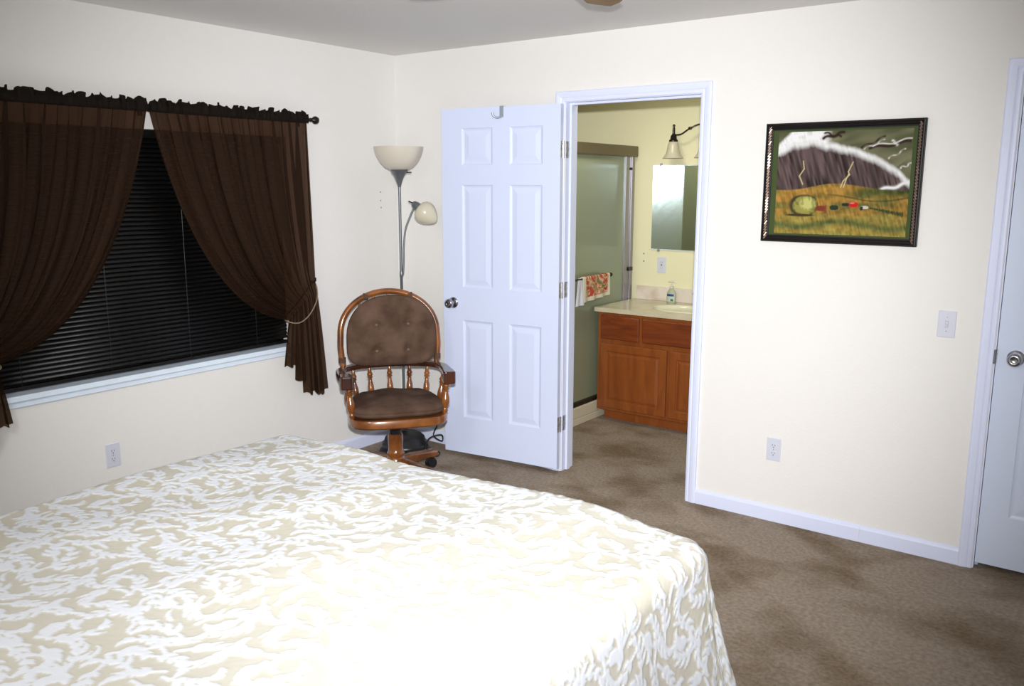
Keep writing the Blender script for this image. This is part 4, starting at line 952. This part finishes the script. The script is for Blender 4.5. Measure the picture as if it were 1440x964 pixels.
# soap bottle
sb = thing('soap_dispenser', 'clear pump soap bottle with blue and green label on the bathroom counter', 'soap dispenser', (1.165, 1.565, ztop))
k_ = [(0.0, 0.0), (0.028, 0.0), (0.033, 0.006), (0.036, 0.03), (0.036, 0.06), (0.032, 0.08), (0.022, 0.096), (0.013, 0.104), (0.013, 0.110)]
bt = MB().lathe(k_, 28); bt.v = [(x, y*0.65, z) for x, y, z in bt.v]; bo_ = obj('bottle', bt, 'soap', sb, smooth=50)
def lblm(z0, z1, hw2, e=0.0006):
    r_ = 0.0362+e; vs = []; N_ = 10
    for z in (z0, z1):
        for i in range(N_+1):
            a = -PI/2-hw2+2*hw2*i/N_; vs.append((r_*math.cos(a), r_*0.65*math.sin(a), z))
    return MB().add(vs, [(i, i+1, N_+1+i+1, N_+1+i) for i in range(N_)])
lb = obj('label', lblm(0.014, 0.068, 0.95), 'soap_label', bo_, smooth=60)
obj('label_band', lblm(0.052, 0.068, 0.80, 0.0012), 'soap_blue', bo_, smooth=60)
lf = lblm(0.018, 0.034, 0.35, 0.0012); lf.v = [(x+0.012, y, z) for x, y, z in lf.v]; obj('label_leaf', lf, 'soap_green', bo_, smooth=60)
obj('pump', MB().lathe([(0.015, 0.108), (0.015, 0.122), (0.006, 0.124), (0.0045, 0.150), (0.008, 0.152), (0.008, 0.158), (0, 0.159)], 16).tube([(-0.022, -0.012, 0.156), (0, 0, 0.1565), (0.016, 0.008, 0.156)], 0.0055, 8), 'soap_white', sb, smooth=50)

# mirror
mi = tag(obj('wall_mirror', MB().box((0.945, BY-0.007, 1.168), (2.02, BY-0.001, 1.770)), 'mirror'), 'large frameless mirror on the bathroom wall above the vanity', 'mirror')
for z in (1.168, 1.764): obj('bevel_edge', MB().box((0.945, BY-0.0085, z), (2.02, BY-0.0068, z+0.006)), 'mirror_edge', mi)
for x in (1.005, 1.95):
    for z, s_ in ((1.772, 1), (1.164, -1)):
        obj('clip', MB().box((x-0.008, BY-0.012, z-0.008), (x+0.008, BY-0.0005, z+0.010)), 'jamb_metal', mi)

# vanity light bar
vl = thing('vanity_light', 'bronze three-arm wall light with frosted bell shades above the bathroom mirror', 'wall light', (1.385, BY, 2.0))
obj('wall_plate', MB().lathe([(0, 0), (0.060, 0), (0.058, 0.012), (0.045, 0.020), (0.02, 0.024), (0, 0.025)], 28, (0, 0, -0.02), (0, -1, 0)).lathe([(0.022, 0), (0.018, 0.03), (0.024, 0.06), (0.012, 0.075), (0.016, 0.085), (0, 0.092)], 18, (0, -0.035, -0.075)), 'lamp_bronze', vl, smooth=50)
cr_ = random.Random(2)
for k, dx_ in enumerate((-0.235, 0.0, 0.235)):
    x = dx_; y = -0.12
    if k != 1:
        pts = [(0, -0.02, 0.020), (dx_*0.22, -0.10, 0.035), (dx_*0.50, -0.13, 0.005), (dx_*0.75, -0.13, -0.028), (x, y, -0.030)]
        am = MB().tube(crom(pts, 8), 0.0055, 10).lathe([(0.004, -0.014), (0.010, -0.008), (0.010, 0.008), (0.004, 0.014)], 12, (dx_*0.47, -0.128, 0.010), (dx_, 0, -0.03))
    else: am = MB().tube([(0, -0.02, -0.02), (0, y, -0.03)], 0.006, 10)
    am.lathe([(0, 0.042), (0.008, 0.038), (0.010, 0.030), (0.006, 0.022), (0.009, 0.014), (0.010, -0.02), (0.014, -0.030), (0.020, -0.036), (0.024, -0.060), (0.031, -0.066), (0.031, -0.076), (0, -0.078)], 20, (x, y, 0))
    a_ = obj('lamp_arm', am, 'lamp_bronze', vl, smooth=50)
    obj('glass_shade', MB().lathe([(0.026, -0.074), (0.034, -0.084), (0.040, -0.105), (0.044, -0.135), (0.052, -0.160), (0.066, -0.180), (0.072, -0.188), (0.069, -0.188), (0.050, -0.165), (0.040, -0.135), (0.036, -0.105), (0.028, -0.084)], 32, (x, y, 0), caps=False), 'bell', vl, smooth=60)

# ---------------------------------------------------------------- ceiling fan (one blade tip reaches into view)
HX, HY, A0, ZF = 2.2723, -1.6193, 33.4975, 2.3024
fn = thing('ceiling_fan', 'ceiling fan whose tan blade tip pokes in at the top edge', 'ceiling fan', (HX, HY, H))
obj('motor_housing', MB().lathe([(0.0, 0.0), (0.09, 0.0), (0.10, -0.02), (0.115, -0.04), (0.115, -0.075), (0.08, -0.09), (0.0, -0.095)], 32), 'bell', fn, smooth=50)
for k in range(5):
    a = math.radians(A0+72*k); poly = []
    for r_, w_ in ((.15, .045), (.2, .05), (.35, .055), (.5, .065), (.572, .068), (.605, .050), (.632, .026), (.658, 0)): poly.append((r_, -w_))
    poly += [(r_, -w_) for r_, w_ in poly[::-1][1:]]
    q = [(r_*math.cos(a)-w_*math.sin(a), r_*math.sin(a)+w_*math.cos(a)) for r_, w_ in poly]
    bld = obj('blade', MB().prism(q, ZF-H, ZF-H+0.008), 'fan_blade', fn)
    obj('blade_arm', MB().tube([(0.09*math.cos(a), 0.09*math.sin(a), -0.085), (0.20*math.cos(a), 0.20*math.sin(a), ZF-H+0.012)], 0.009, 8), 'lamp_bronze', bld)
